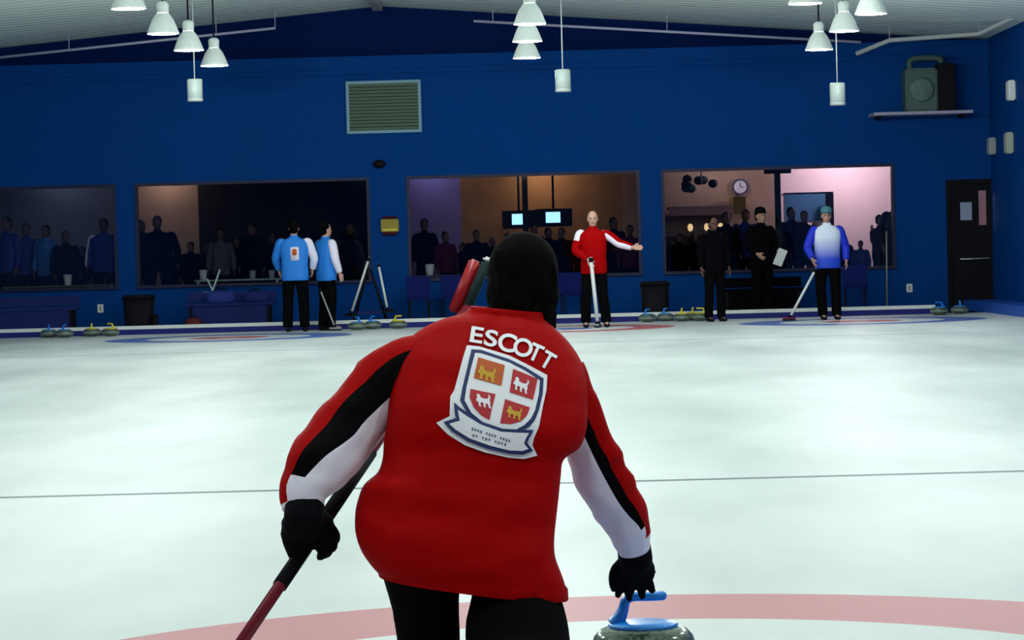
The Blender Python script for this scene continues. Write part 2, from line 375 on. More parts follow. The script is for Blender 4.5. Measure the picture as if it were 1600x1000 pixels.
    for i in (0, 1):
        sh, el, wr = Pv(S['sh'][i]), Pv(S['el'][i]), Pv(S['wr'][i])
        inn = sh + V((-.06 if i else .06, 0, -.01))*k
        sm = (sleeves or (jacket, jacket))[i]
        P = catmull([(*p, r*k) for p, r in ((inn, .045), (sh+V((0, 0, -.015))*k, .068), ((sh+el)/2, .072), (el, .066), ((el+wr)/2, .06), (wr+(el-wr)*.08, .048))], 4)
        pt = [V(p[:3]) for p in P]; rings = []
        out = V((-1 if i == 0 else 1, .0, .35))
        for p, q, (tt, u, vv) in zip(pt, P, frames(pt, out)):
            rings.append([p + u*math.cos(a)*q[3] + vv*math.sin(a)*q[3] for a in [2*math.pi*(jj+.5)/24 for jj in range(24)]])
        bm = NB()
        if isinstance(sm, tuple):
            lo, hi = sm[2] if len(sm) > 2 else (5, 18)
            lim = sm[3] if len(sm) > 3 else 99; loft(bm, rings, True, lambda a, jj: 1 if lo <= jj <= hi and a < lim else 0); mk('sleeve', bm, list(sm[:2]), t)
        else: loft(bm, rings); mk('sleeve', bm, sm, t)
    # trousers
    bm = NB()
    loft(bm, [[V(p)*k for p in r] for r in ringset([(.80, .15*w, .105), (.86, .175*w, .12), (.95, .165*w, .115), (1.02, .15*w, .105)])])
    for i in (0, 1):
        hp, kn, an = Pv(S['hip'][i]), Pv(S['kn'][i]), Pv(S['an'][i])
        tube(bm, [hp, (hp+kn)/2, kn, (kn+an)/2, an+V((0, 0, -.02))*k], [x*k*(.5+.5*w) for x in (.098, .095, .08, .078, .076)], 16, k=2)
    o = mk('trousers', bm, trousers, t); remesh(o, max(vox, .015), 3)
    for i in (0, 1):
        an = Pv(S['an'][i]); bm = NB()
        rings = []
        for y, hw, hh in ((.06, .025, .03), (.04, .038, .045), (-.02, .042, .05), (-.10, .048, .035), (-.17, .043, .026), (-.195, .02, .018)):
            rings.append([V((an.x, 0, 0)) + V((math.cos(a)*hw*k, (an.y/k+y)*k, max(0, (hh+math.sin(a)*hh))*k)) for a in [2*math.pi*q/14 for q in range(14)]])
        loft(bm, rings); mk('shoe', bm, dark_p, t)
    return t
# ------------------------------------------------------------------ broom
def broom(label, a, b, shaft, headm, padm, group=None, headlen=.2, r=.0125, name='curling_broom', hd=None):
    a, b = V(a), V(b); t = empty(name, a, label, 'broom', group); L = b-a; d = L.normalized()
    bm = NB(); tube(bm, [V(), L*.5, L], r, 14, ref=(.3, .9, .1)); mk('shaft', bm, shaft, t)
    bm = NB(); tube(bm, [L*.93, L*.995], r*1.25, 12, ref=(.3, .9, .1)); mk('end_cap', bm, dark_p, t)
    hd = V(hd or (1, 0, 0)).normalized()
    up = V((0, 0, 1)) if hd.cross(V((0, 0, 1))).length > .3 else V((0, 1, 0)); sd = hd.cross(up).normalized(); up = sd.cross(hd)
    R = Matrix((hd, sd, up)).transposed()
    o = V((0, 0, 0))
    for nm, m, (z0, z1, w) in (('brush_head', headm, (-.004, .022, .032)), ('brush_pad', padm, (-.028, -.0045, .036))):
        bm = NB(); box(bm, -headlen/2, headlen/2, -w, w, z0, z1, bev=.006)
        for v in bm.verts: v.co = R @ v.co
        mk(nm, bm, m, t)
    bm = NB(); tube(bm, [V((0, 0, .01)), d*.06], [r*1.7, r*1.2], 12, ref=(.3, .9, .1)); mk('ferrule', bm, dark_p, t)
    return t
# ------------------------------------------------------------------ MAIN CURLER
base = V((W(740, 800, 7.2).x, 7.2, 0))
cur = empty('person', base, 'dark haired curler in the foreground, crouching in a red jacket with a crest', 'person')
inv = -base
rows = [  # xl, yl, xr, yr, D, half thickness
    (598, 890, 880, 926, 7.10, .150), (590, 893, 887, 931, 7.10, .158), (566, 862, 880, 904, 7.10, .165), (556, 832, 868, 872, 7.11, .165), (555, 806, 866, 845, 7.12, .160), (559, 782, 869, 812, 7.14, .156), (569, 757, 873, 776, 7.15, .150),
    (590, 738, 876, 746, 7.16, .140), (598, 716, 881, 718, 7.18, .142), (600, 690, 906, 699, 7.20, .148), (605, 655, 916, 672, 7.215, .152), (608, 620, 918, 645, 7.24, .152), (613, 585, 917, 608, 7.28, .150),
    (622, 555, 913, 578, 7.31, .140), (638, 530, 902, 553, 7.335, .122), (662, 512, 885, 530, 7.355, .105), (690, 499, 868, 514, 7.37, .090), (715, 492, 855, 503, 7.385, .078), (728, 487, 850, 498, 7.395, .072), (734, 481, 848, 491, 7.40, .070), (745, 480, 838, 489, 7.40, .06)]
P = catmull(rows, 4); nseg = 96; rings = []
def wob(p, amp):
    f = noise.noise(V((p.x*5, p.y*5, p.z*14)))*amp + noise.noise(V((p.x*14+3, p.y*9, p.z*26)))*amp*.35
    return f
for (xl, yl, xr, yr, D, th) in P:
    A, B = W(xl, yl, D), W(xr, yr, D); c = (A+B)/2; u = (B-A)/2; hw = u.length; u.normalize(); r = []
    for j in range(nseg):
        a = 2*math.pi*j/nseg; ca, sa = math.cos(a), math.sin(a); pw = 2/2.5
        p = c + u*hw*abs(ca)**pw*(1 if ca >= 0 else -1) + V((0, 1, 0))*th*abs(sa)**pw*(1 if sa >= 0 else -1)
        z = p.z; amp = .013 if z < .75 else .006
        # a soft lengthwise hollow along the spine and folds at the waist
        if sa < 0:
            fold = math.sin((z*38 + ca*2.2))*.006*max(0, 1-abs(z-.58)/.12)
            sp_ = -.012*math.exp(-(ca/.16)**2)*max(0, min(1, (z-.6)/.2))
            p += V((0, -1, 0))*(fold+sp_)
            p += V((0, -1, 0))*wob(p, amp)
        else: p += V((0, 1, 0))*wob(p, amp)
        r.append(p+inv)
    rings.append(r)
bm = NB(); loft(bm, rings); bmt = bm.copy()
jk = mk('jacket', bm, red, cur)
bvh = BVHTree.FromBMesh(bmt)
# waistband seam along the hem
bm = NB(); rr = []
for k2, (dz, off) in enumerate(((-.004, .004), (.0, .007), (.022, .006), (.026, .0))):
    src = rings[4+k2] if False else rings[3]
    c = sum(src, V())/nseg; rr.append([c+(p-c)*(1+off*2)+V((0, 0, dz-.004)) for p in src])
loft(bm, rr, False); mk('waistband', bm, red, cur)
# collar
bm = NB(); tp = [rings[-8], ]
cc = sum(rings[-5], V())/nseg; up = V((.0, .006, .007)); rr = []
for s_, q in ((1.0, 0), (1.015, .3), (.99, .62), (.95, .75), (.88, .72), (.84, .3)):
    rr.append([cc+(p-cc)*s_+up*q for p in rings[-5]])
loft(bm, rr, False); mk('collar', bm, red, cur)
def sleeve(path, nm, b1, b2, outx, cut):
    Pq = catmull([(*W(x, y, D), r*D/F) for x, y, r, D in path], 6); pt = [V(p[:3]) for p in Pq]; m_ = len(Pq); rings = []
    nr, nbk, nw = 24, 12, 30                 # columns of the outer, edge and inner panels
    def at(tab, t):
        for (t0, v0), (t1, v1) in zip(tab, tab[1:]):
            if t <= t1: return v0+(v1-v0)*(t-t0)/(t1-t0)
        return tab[-1][1]
    for i, (p, q) in enumerate(zip(pt, Pq)):
        t_ = (pt[min(i+1, m_-1)]-pt[max(i-1, 0)]).normalized(); u = V((outx, 0, 0)); u = t_.cross(V((0, -1, 0)))
        if u.x*outx < 0: u = -u
        u.normalize(); v = V((0, -1, 0)); v = (v-t_*v.dot(t_)).normalized(); tt = i/(m_-1)
        A, B = math.radians(at(b1, tt)), math.radians(at(b2, tt))
        angs = [-A+2*A*k/nr for k in range(nr)] + [A+(B-A)*k/nbk for k in range(nbk)] + [B+(2*math.pi-2*B)*k/nw for k in range(nw)] + [2*math.pi-B+(B-A)*k/nbk for k in range(nbk)]
        r = []
        for a in angs:
            d_ = u*math.cos(a)+v*math.sin(a); x = p+d_*q[3]
            f = noise.noise(V((x.x*9, x.y*7, x.z*20)))*.011 + noise.noise(V((x.x*30, a, x.z*30)))*.004
            r.append(x+d_*f*min(1, tt*4)+inv)
        rings.append(r)
    def mi(i, j):
        tt = i/(m_-1)
        if tt > cut[0]: return 1 if not (j < nr and tt < cut[1]) else 0
        return 0 if j < nr else (2 if j < nr+nbk or j >= nr+nbk+nw else 1)
    bm = NB(); loft(bm, rings, True, mi); return mk(nm, bm, [red, white_f, black_f], cur)
sleeve([(672, 568, 46, 7.32), (625, 583, 52, 7.30), (572, 633, 53, 7.26), (527, 692, 53, 7.19), (494, 733, 49, 7.12), (477, 766, 41, 7.09), (475, 797, 33, 7.07)], 'sleeve',
       [(0, 55), (.3, 62), (.6, 52), (1, 45)], [(0, 118), (.3, 112), (.5, 105), (.75, 85), (1, 75)], -1, (.80, .93))
sleeve([(878, 578, 36, 7.33), (894, 620, 37, 7.33), (914, 678, 39, 7.36), (936, 733, 41, 7.40), (962, 788, 41, 7.46), (981, 824, 35, 7.50), (990, 858, 27, 7.53)], 'sleeve',
       [(0, 80), (.3, 66), (.6, 58), (.82, 48), (1, 40)], [(0, 100), (.25, 95), (.6, 82), (.82, 62), (1, 50)], 1, (.80, .88))
# body below the clothes
bm = NB(); hc = W(817, 446, 7.50)
HR = Matrix.Rotation(math.pi, 3, 'Z') @ Matrix.Rotation(.18, 3, 'X') @ Matrix.Rotation(-.04, 3, 'Y')
head(bm, hc, HR, 1.06)
wl, wr_ = W(476, 800, 7.07), W(992, 862, 7.54)
hipL, hipR = W(668, 868, 7.14), W(800, 872, 7.16)
knL, knR = V((W(640, 900, 7.5).x, 7.50, .36)), V((W(812, 900, 6.85).x, 6.85, .085))
anL, anR = V((W(672, 900, 7.38).x, 7.36, .09)), V((W(800, 900, 6.45).x, 6.46, .10))
def tb(pts, rr, bm, k=3, seg=16): tube(bm, pts, rr, seg, k=k, ref=(.05, -1, .3))
tb([W(790, 560, 7.36), W(804, 505, 7.45), hc+V((0, .01, -.05))], [.045, .045, .052], bm)
tb([W(740, 880, 7.12), W(745, 790, 7.14), W(755, 690, 7.2), W(770, 590, 7.28), W(785, 545, 7.32)], [.10, .095, .10, .095, .06], bm)
tb([W(700, 590, 7.3), W(645, 590, 7.3), W(560, 650, 7.24), W(497, 725, 7.12), W(477, 765, 7.09), wl], [.045, .045, .042, .036, .03, .026], bm)
tb([W(840, 580, 7.32), W(890, 610, 7.33), W(914, 678, 7.36), W(948, 755, 7.42), W(975, 815, 7.49), wr_], [.04, .038, .036, .034, .03, .024], bm)
tb([hipL, (hipL+knL)/2, knL, (knL+anL)/2, anL], [.085, .08, .055, .05, .036], bm); tb([hipR, (hipR+knR)/2, knR, (knR+anR)/2, anR], [.085, .08, .055, .05, .036], bm)
for i in range(len(bm.verts)): pass
for v in bm.verts: v.co += inv
remesh(mk('body', bm, skin, cur), .010, 2)
# thick dark hair over ears and nape
bm = NB()
def e2(p, r): ell(bm, hc+inv+HR @ V(p), r, HR, 28)
e2((0, .024, .036), (.094, .106, .104)); e2((0, .040, -.03), (.098, .080, .095)); e2((0, .035, -.10), (.082, .062, .075)); e2((0, .045, -.155), (.078, .062, .06)); e2((0, .0, -.16), (.075, .06, .05)); ell(bm, W(812, 484, 7.42)+inv, (.085, .045, .04), None, 24)
for q_ in range(46):                        # loose locks down the back of the head
    a_ = random.uniform(-1.15, 1.15); zz = random.uniform(-.10, .09); rr_ = .093; yy_ = .034
    p_ = [V((math.sin(a_)*rr_*1.0, yy_+math.cos(a_)*rr_*.86, zz)), V((math.sin(a_*1.02)*(rr_+.004), yy_+math.cos(a_)*(rr_*.88+.004), zz-.035)), V((math.sin(a_*1.03+.05)*(rr_-.002), yy_+math.cos(a_)*(rr_*.86), zz-.07))]
    tube(bm, [hc+inv+HR @ p for p in p_], [.006, .0095, .004], 8, ref=(1, .1, .1), k=3)
o = mk('hair', bm, hair_b, cur); remesh(o, .0045, 2)
# trousers
bm = NB()
tb([W(735, 840, 7.13), W(735, 880, 7.13), W(738, 905, 7.13)], [.12, .13, .12], bm)
wl1 = W(655, 905, 7.15)
tb([hipL+V((0.01, 0, 0)), (hipL+knL)/2+V((0, 0, -.01)), knL], [.115, .108, .088], bm)
tb([knL, V((W(663, 900, 7.42).x, 7.43, .22)), anL+V((0, 0, -.03))], [.088, .088, .075], bm)
tb([W(660, 880, 7.1), W(664, 935, 7.13), W(671, 1010, 7.2), anL+V((0, -.05, .02))], [.105, .088, .08, .07], bm)
tb([hipR, W(806, 935, 7.12), W(808, 990, 7.04), V(knR)+V((0, 0, .02)), (knR+anR)/2, anR], [.095, .115, .132, .118, .08, .07], bm)
for v in bm.verts: v.co += inv
remesh(mk('trousers', bm, trouser, cur), .011, 4)
def shoe(p, fwd, toe_down=False):
    bm = NB(); rg = []; f = V(fwd).normalized(); s_ = f.cross(V((0, 0, 1))).normalized(); u = s_.cross(f)
    for y, hw, h0, h1 in ((-.07, .02, .01, .05), (-.055, .036, .0, .09), (0, .042, 0, .11), (.08, .047, 0, .075), (.15, .048, 0, .052), (.20, .038, .003, .042), (.222, .015, .012, .03)):
        rg.append([V(p)+inv+f*y+s_*math.cos(a)*hw+u*((h0+h1)/2+math.sin(a)*(h1-h0)/2) for a in [2*math.pi*q/18 for q in range(18)]])
    loft(bm, rg); mk('shoe', bm, dark_p, cur)
shoe(V((anL.x, anL.y, 0)), (0, 1, 0)); shoe(V((anR.x, anR.y-.03, .17)), (0, -.5, -.8))
# crest and lettering sewn on the back: outlines laid on the cloth
FLD = []
for gx in range(660, 900, 8):
    for gy in range(500, 760, 8):
        h_ = bvh.ray_cast(CAM+inv, ray(gx, gy).normalized())
        if h_[0]: FLD.append((gx, gy, h_[0].y))
def onback(px, py, lift):
    sw = sx_ = 0; A_ = [0.0]*6
    S0 = Sx = Sy = Sz = Sxx = Sxy = Syy = Sxz = Syz = 0.0
    for gx, gy, d in FLD:
        x, y = gx-px, gy-py; r2 = x*x+y*y
        if r2 > 1600: continue
        w_ = math.exp(-r2/(2*13*13)); S0 += w_; Sx += w_*x; Sy += w_*y; Sz += w_*d; Sxx += w_*x*x; Sxy += w_*x*y; Syy += w_*y*y; Sxz += w_*x*d; Syz += w_*y*d
    d = (Matrix(((S0, Sx, Sy), (Sx, Sxx, Sxy), (Sy, Sxy, Syy))).inverted() @ V((Sz, Sxz, Syz)))[0]
    r = ray(px, py); return CAM + inv + r*((d-(CAM+inv).y-lift-.0035)/r.y)
def patch(bm, poly, lift, mi=0, step=5.0):
    b2 = NB(); vs = [b2.verts.new((x, y, 0)) for x, y in poly]; f = b2.faces.new(vs); f.normal_update(); bmesh.ops.triangulate(b2, faces=[f], ngon_method='EAR_CLIP')
    for _ in range(8):
        es = [e for e in b2.edges if e.calc_length() > step]
        if not es: break
        bmesh.ops.subdivide_edges(b2, edges=es, cuts=1); bmesh.ops.triangulate(b2, faces=[f for f in b2.faces if len(f.verts) > 3])
    mp_ = {}
    for v in b2.verts: mp_[v] = bm.verts.new(onback(v.co.x, v.co.y, lift))
    for f in b2.faces: bm.faces.new([mp_[v] for v in f.verts]).material_index = mi
    b2.free()
def cr2(pts): return [(640+.26*x, 480+.26*y) for x, y in pts]
cw, cn, crd, cor, cyl, cgr = (mat('crest_white', (.92, .92, .97), .6, var=.02), mat('crest_navy', (.008, .025, .13), .6), mat('crest_red', (.50, .012, .02), .6), mat('crest_orange', (.55, .10, .01), .6), mat('crest_gold', (.62, .36, .02), .6), mat('crest_thread', (.10, .14, .2), .7))
bm = NB(); cm = [cw, cn, crd, cor, cyl, cgr]
patch(bm, cr2([(345, 228), (420, 235), (600, 290), (700, 340), (828, 408), (822, 500), (800, 600), (778, 715), (766, 745), (748, 785), (738, 830), (768, 892), (690, 912), (600, 905), (450, 872), (330, 828), (230, 765), (160, 695), (240, 655), (245, 535), (268, 500), (300, 380), (325, 290)]), .0025, 0)
patch(bm, cr2([(372, 252), (430, 256), (600, 312), (700, 362), (806, 428), (800, 520), (777, 620), (752, 680), (722, 718), (690, 735), (560, 740), (420, 690), (350, 645), (303, 560), (318, 480), (345, 370)]), .004, 1)
patch(bm, cr2([(394, 274), (430, 277), (600, 333), (695, 382), (783, 441), (777, 520), (755, 615), (730, 668), (690, 708), (640, 735), (560, 735), (440, 690), (372, 635), (330, 560), (342, 480), (368, 370)]), .0055, 0)
patch(bm, cr2([(413, 300), (572, 348), (552, 472), (385, 425)]), .007, 3); patch(bm, cr2([(622, 370), (770, 430), (742, 556), (600, 510)]), .007, 2)
patch(bm, cr2([(365, 490), (517, 522), (494, 610), (480, 678), (430, 650), (385, 600), (360, 540)]), .007, 2); patch(bm, cr2([(574, 552), (724, 602), (705, 650), (670, 685), (610, 702), (543, 697)]), .007, 2)
lion = [(.05, .45), (.12, .30), (.08, .18), (.18, .08), (.30, .14), (.34, .30), (.55, .34), (.78, .30), (.86, .12), (.80, .02), (.90, .03), (.95, .16), (.88, .38), (.92, .55), (.88, .72), (.95, .90), (.80, .90), (.76, .70), (.66, .60), (.58, .74), (.62, .90), (.48, .90), (.46, .62), (.34, .60), (.28, .72), (.32, .90), (.18, .90), (.16, .62), (.02, .58)]
for (ox, oy, ux, uy, vx, vy, mi) in ((408, 325, 130, 40, -18, 110, 4), (625, 395, 108, 42, -18, 105, 0), (385, 500, 110, 22, 10, 105, 0), (580, 572, 112, 34, -14, 95, 4)):
    patch(bm, cr2([(ox+ux*(.06+a*.88)+vx*(.06+b*.88), oy+uy*(.06+a*.88)+vy*(.06+b*.88)) for a, b in lion]), .0085, mi)
patch(bm, cr2([(266, 570), (305, 604), (352, 636), (440, 690), (560, 730), (650, 735), (747, 738), (716, 790), (706, 815), (744, 864), (680, 887), (600, 882), (470, 852), (350, 807), (255, 747), (203, 690), (280, 666), (272, 640)]), .0085, 1)
patch(bm, cr2([(290, 616), (345, 655), (430, 706), (550, 748), (640, 754), (718, 756), (698, 790), (688, 820), (715, 851), (680, 864), (600, 861), (480, 831), (360, 788), (275, 735), (238, 700), (302, 682), (295, 650)]), .010, 0)
for k_ in range(14):
    x = 375+k_*17; y = 722+k_*5.6-.0*k_; hh = 14 if k_ % 3 else 18
    if k_ not in (4, 9): patch(bm, cr2([(x, y), (x+9, y+3), (x+7, y+hh+3), (x-2, y+hh)]), .0115, 5)
for k_ in range(11):
    x = 380+k_*19; y = 762+k_*5.4; hh = 12 if k_ % 2 else 16
    if k_ not in (2, 6): patch(bm, cr2([(x, y), (x+10, y+3), (x+8, y+hh+3), (x-2, y+hh)]), .0115, 5)
mk('crest_patch', bm, cm, cur, smooth=False)['label'] = 'white shield crest with four quartered lions and a ribbon'
bm = NB()
for ch, (cx, cy), rot, sz, sx in (('E', (404, 166), 9, 25, 1.3), ('S', (490, 186), 11, 26, 1.35), ('C', (586, 212), 14, 29, 1.08), ('O', (682, 242), 19, 29, 1.0), ('T', (758, 272), 24, 27, .9), ('T', (830, 318), 30, 27, .9)):
    fc = bpy.data.curves.new('t', 'FONT'); fc.body = ch; fc.align_x = 'CENTER'; fc.size = 1; fc.offset = .022
    fo = bpy.data.objects.new('t', fc); C.objects.link(fo); me = bpy.data.meshes.new_from_object(fo.evaluated_get(bpy.context.evaluated_depsgraph_get()))
    xs_ = [v.co.x for v in me.vertices]; ys_ = [v.co.y for v in me.vertices]; mx_, my_ = (min(xs_)+max(xs_))/2, (min(ys_)+max(ys_))/2; hgt = max(ys_)-min(ys_)
    b2 = NB(); b2.from_mesh(me); a = math.radians(rot); px0, py0 = 640+.26*cx, 480+.26*cy
    for _ in range(3):
        es = [e for e in b2.edges if e.calc_length() > .2]
        if es: bmesh.ops.subdivide_edges(b2, edges=es, cuts=1); bmesh.ops.triangulate(b2, faces=[f for f in b2.faces if len(f.verts) > 3])
    mp_ = {}
    for v in b2.verts:
        X_, Y_ = (v.co.x-mx_)/hgt*sz*sx, -(v.co.y-my_)/hgt*sz
        mp_[v] = bm.verts.new(onback(px0+X_*math.cos(a)-Y_*math.sin(a), py0+X_*math.sin(a)+Y_*math.cos(a), .004))
    for f in b2.faces:
        if bm.faces.get([mp_[v] for v in f.verts]) is None: bm.faces.new([mp_[v] for v in f.verts])
    b2.free(); bpy.data.objects.remove(fo)
mk('name_lettering', bm, cw, cur, smooth=False)['label'] = 'white name letters across the shoulders'
bmt.free()
# broom in the left hand
bot, top = W(352, 1041, 6.86), W(733, 478, 7.92)
sd_ = (top-bot).normalized()
bt = empty('curling_broom', bot, 'dark red broom held in the left glove of the foreground curler', 'broom')
bm = NB(); tube(bm, [V(), (top-bot)*.5, top-bot], .0155, 18, ref=(.3, .9, .1)); mk('shaft', bm, redpl, bt)
bm = NB(); tube(bm, [(top-bot)*.20, (top-bot)*.30], .019, 18, ref=(.3, .9, .1)); tube(bm, [(top-bot)*.36, (top-bot)*.56], .0195, 18, ref=(.3, .9, .1)); mk('grip_tape', bm, dark_p, bt)
h0, h1 = W(712, 487, 7.93)-bot, W(748, 402, 7.98)-bot
ax = (h1-h0); Ln = ax.length; ax.normalize(); sd2 = ax.cross(V((0, 1, 0))).normalized(); R = Matrix((ax, V((0, 1, 0)), -sd2)).transposed(); mid = (h0+h1)/2
redb = mat('brush_red', (.42, .01, .015), .4, .4)
for nm, m, (a0, a1, z0, z1, w_) in (('brush_head', redb, (-.09, .075, -.022, .012, .034)), ('brush_pad', pad_m, (-.095, .085, .0125, .04, .04)), ('label_plate', white_p, (.080, .098, .0125, .036, .02))):
    bm = NB(); box(bm, a0, a1, -w_, w_, z0, z1, bev=.006)
    for v in bm.verts: v.co = mid + R @ v.co
    mk(nm, bm, m, bt)
# gloves
hcen = W(478, 852, 7.0); per = V((.80, .0, -.55))
tsh = ((hcen.x-bot.x)*sd_.x+(hcen.z-bot.z)*sd_.z)/(sd_.x**2+sd_.z**2); ps = bot+sd_*tsh
pl = (per - sd_*per.dot(sd_)).normalized(); back = pl.cross(sd_).normalized()
if back.y > 0: back = -back
st = ps+back*.034-pl*.078
bm = NB(); hand(bm, st+inv, pl, -back, sd_, 1.08, .62, 1.42, .05)
tb([wl+V((0, 0, .02))+inv, W(473, 822, 7.04)+inv, st+pl*.02+inv], [.050, .050, .036], bm)
tb([st+pl*.03-sd_*.01+inv, st+pl*.035-sd_*.05+back*-.006+inv, ps-sd_*.085+inv], [.040, .034, .021], bm)
tube(bm, [wl+inv+V((0, 0, .03)), wl+inv+V((0, 0, -.005))], [.050, .052], 20)
remesh(mk('glove', bm, glove_m, cur), .006, 3)
bm = NB(); hand(bm, W(993, 866, 7.56)+inv, (.0, .55, -.62), (0, -.75, -.55), (-1, 0, 0), 1.0, .26, 1.35, .30)
tb([wr_+inv+V((-.004, -.01, .02)), W(993, 872, 7.56)+inv, W(994, 882, 7.58)+inv], [.046, .047, .044], bm)
remesh(mk('glove', bm, glove_m, cur), .006, 3)
# ------------------------------------------------------------------ stones
gn = N('granite'); tc = gn('ShaderNodeTexCoord'); nz = gn('ShaderNodeTexNoise'); nz.inputs['Scale'].default_value = 90; nz.inputs['Detail'].default_value = 6; gn.L(tc.outputs['Object'], nz.inputs['Vector'])
rp = gn('ShaderNodeValToRGB'); rp.color_ramp.elements[0].position = .4; rp.color_ramp.elements[0].color = (.035, .06, .035, 1); rp.color_ramp.elements[1].position = .65; rp.color_ramp.elements[1].color = (.15, .20, .14, 1)
gn.L(nz.outputs['Fac'], rp.inputs[0]); gn.L(rp.outputs[0], gn.b.inputs['Base Color']); gn.b.inputs['Roughness'].default_value = .16; gn.b.inputs['Specular IOR Level'].default_value = .6
band_m = mat('striking_band', (.22, .26, .27), .7)
def make_stone(hm, label, group, loc, rz=0):
    t = empty('curling_stone', loc, label, 'curling stone', group, rz)
    bm = NB(); lathe(bm, [(.055, .0), (.065, .001), (.105, .014), (.130, .030), (.141, .046), (.1415, .054), (.1415, .072), (.141, .078), (.135, .093), (.121, .108), (.100, .117), (.07, .1195), (.02, .12)], 64)
    mk('stone_body', bm, gn.m, t)
    bm = NB(); lathe(bm, [(.139, .052), (.1432, .054), (.1432, .072), (.139, .074)], 64); mk('striking_band', bm, band_m, t)
    bm = NB(); lathe(bm, [(.095, .1165), (.097, .122), (.090, .128), (.055, .133), (.01, .135)], 48)
    h = mk('handle_plate', bm, hm, t)
    bm = NB(); tube(bm, [V((-.080, 0, .122)), V((-.066, 0, .140)), V((-.053, 0, .165)), V((-.046, 0, .188)), V((-.028, 0, .1985)), V((.0, 0, .1985)), V((.035, 0, .199)), V((.058, 0, .200)), V((.066, 0, .200))], [.022, .020, .015, .0135, .013, .0125, .013, .0125, .006], 16, ref=(0, 1, 0), k=4)
    mk('handle', bm, hm, t)
    return t
st0 = make_stone(blue_pl, 'large grey green curling stone with blue handle beneath the black glove in the foreground', None, (W(1003, 900, 7.7).x, 7.7, 0))
st1 = make_stone(yellow, '', 'yellow handled stones', (0, 44, 0))
far = [  # px, D, proto, label, rz
    (76, 44.6, 0, 'blue handled stone by the far board, leftmost of all'), (100, 44.35, 0, 'blue handled stone by the far board, second from the left'),
    (143, 44.6, 1, 'yellow handled stone by the far board, left of the pair near the left edge'), (172, 44.4, 1, 'yellow handled stone by the far board, right of the pair near the left edge'),
    (558, 44.3, 0, 'blue handled stone by the broom rack, left of the pair'), (582, 44.6, 0, 'blue handled stone by the broom rack, right of the pair'),
    (622, 44.5, 1, 'single yellow handled stone just left of the red jacketed curler'),
    (1012, 44.5, 0, 'blue handled stone at the far board right of the man in red'), (1040, 44.7, 0, 'blue handled stone closest to the yellow trio'),
    (1066, 44.35, 1, 'yellow handled stone, left of three at the far board'), (1083, 44.75, 1, 'yellow handled stone, middle of three at the far board'), (1095, 44.3, 1, 'yellow handled stone, right of three at the far board'),
    (1468, 44.1, 0, 'blue handled stone in front of the dark door, left one'), (1500, 44.5, 0, 'blue handled stone in front of the dark door, right one')]
fy = True
for i, (px, D, p, lab) in enumerate(far):
    if p == 1 and fy: o = st1; fy = False
    else: o = copy_tree(st1 if p else st0)
    o.location = (W(px, 500, D).x, D, 0); o.rotation_euler = (0, 0, random.uniform(0, 6)); o['label'] = lab; o['group'] = 'yellow handled stones at the far end' if p else 'blue handled stones at the far end'
# ------------------------------------------------------------------ far end furniture
bx1 = W(1462, 500, DB).x
t = empty('bumper_board', ((XL+bx1)/2, DB, 0), 'low navy bumper board with a white top strip along the far end of the ice', 'bumper')
hx = (bx1-XL)/2-.01
boxo('bumper_face', (-hx, hx, -.05, .1, 0, .085), navy_p, t); boxo('top_strip', (-hx, hx, -.06, .1, .086, .14), white_p, t)
t = empty('side_kerb', (XR-.35, 44, 0), 'bright blue kerb in the right corner of the ice', 'kerb')
boxo('kerb', (-.2, .34, -3.5, 3.2, 0, .16), mat('kerb_blue', (.01, .08, .42), .5), t)
def bench(px0, px1, D, label, m=dark_p, seatz=.45, bags=0):
    a, b = W(px0, 480, D).x, W(px1, 480, D).x; t = empty('bench', ((a+b)/2, D, 0), label, 'bench'); h = (b-a)/2
    boxo('seat', (-h, h, -.2, .2, seatz-.05, seatz), m, t, bev=.01); boxo('backrest', (-h, h, .19, .23, seatz+.02, seatz+.18), m, t, bev=.01)
    boxo('front_panel', (-h+.13, h-.13, -.17, -.15, .06, seatz-.052), m, t)
    for x in (-h+.08, h-.12): boxo('leg', (x, x+.05, -.18, .18, 0, seatz-.052), dark_p, t)
    return t
bench(-40, 122, 46.4, 'dark navy bench below the leftmost window', navycloth); bench(290, 430, 46.4, 'dark bench below the second window, left of the light blue jackets', navycloth)
bench(1125, 1255, 46.7, 'black bench under the rightmost window', darkcloth)
def bag(px, D, w, d, h, z, label, m, name='sports_bag', cat='bag', acc=None):
    t = empty(name, (W(px, 480, D).x, D, z), label, cat)
    bm = NB(); loft(bm, ringset([(0, w*.46, d*.46), (.02, w*.5, d*.5), (h*.5, w*.5, d*.5), (h*.85, w*.46, d*.44), (h, w*.3, d*.25)], 28, 3)); mk('bag_body', bm, m, t)
    bm = NB(); tube(bm, [V((-w*.25, -d*.2, h*.9)), V((-w*.12, -d*.1, h*1.15)), V((w*.12, -d*.1, h*1.15)), V((w*.25, -d*.2, h*.9))], .012, 8, k=4); mk('strap', bm, acc or dark_p, t)
    return t
bag(302, 46.05, .28, .28, .22, 0, 'dark sports bag with a red patch at the left end of the middle bench', mat('bag_red', (.12, .01, .015), .7)); bag(345, 46.32, .5, .26, .2, .451, 'blue sports bag lying on the dark bench under the second window', mat('bag_blue', (.01, .03, .22), .7)); bag(400, 46.32, .45, .26, .18, .451, 'navy sports bag lying at the right end of the middle bench', navycloth)
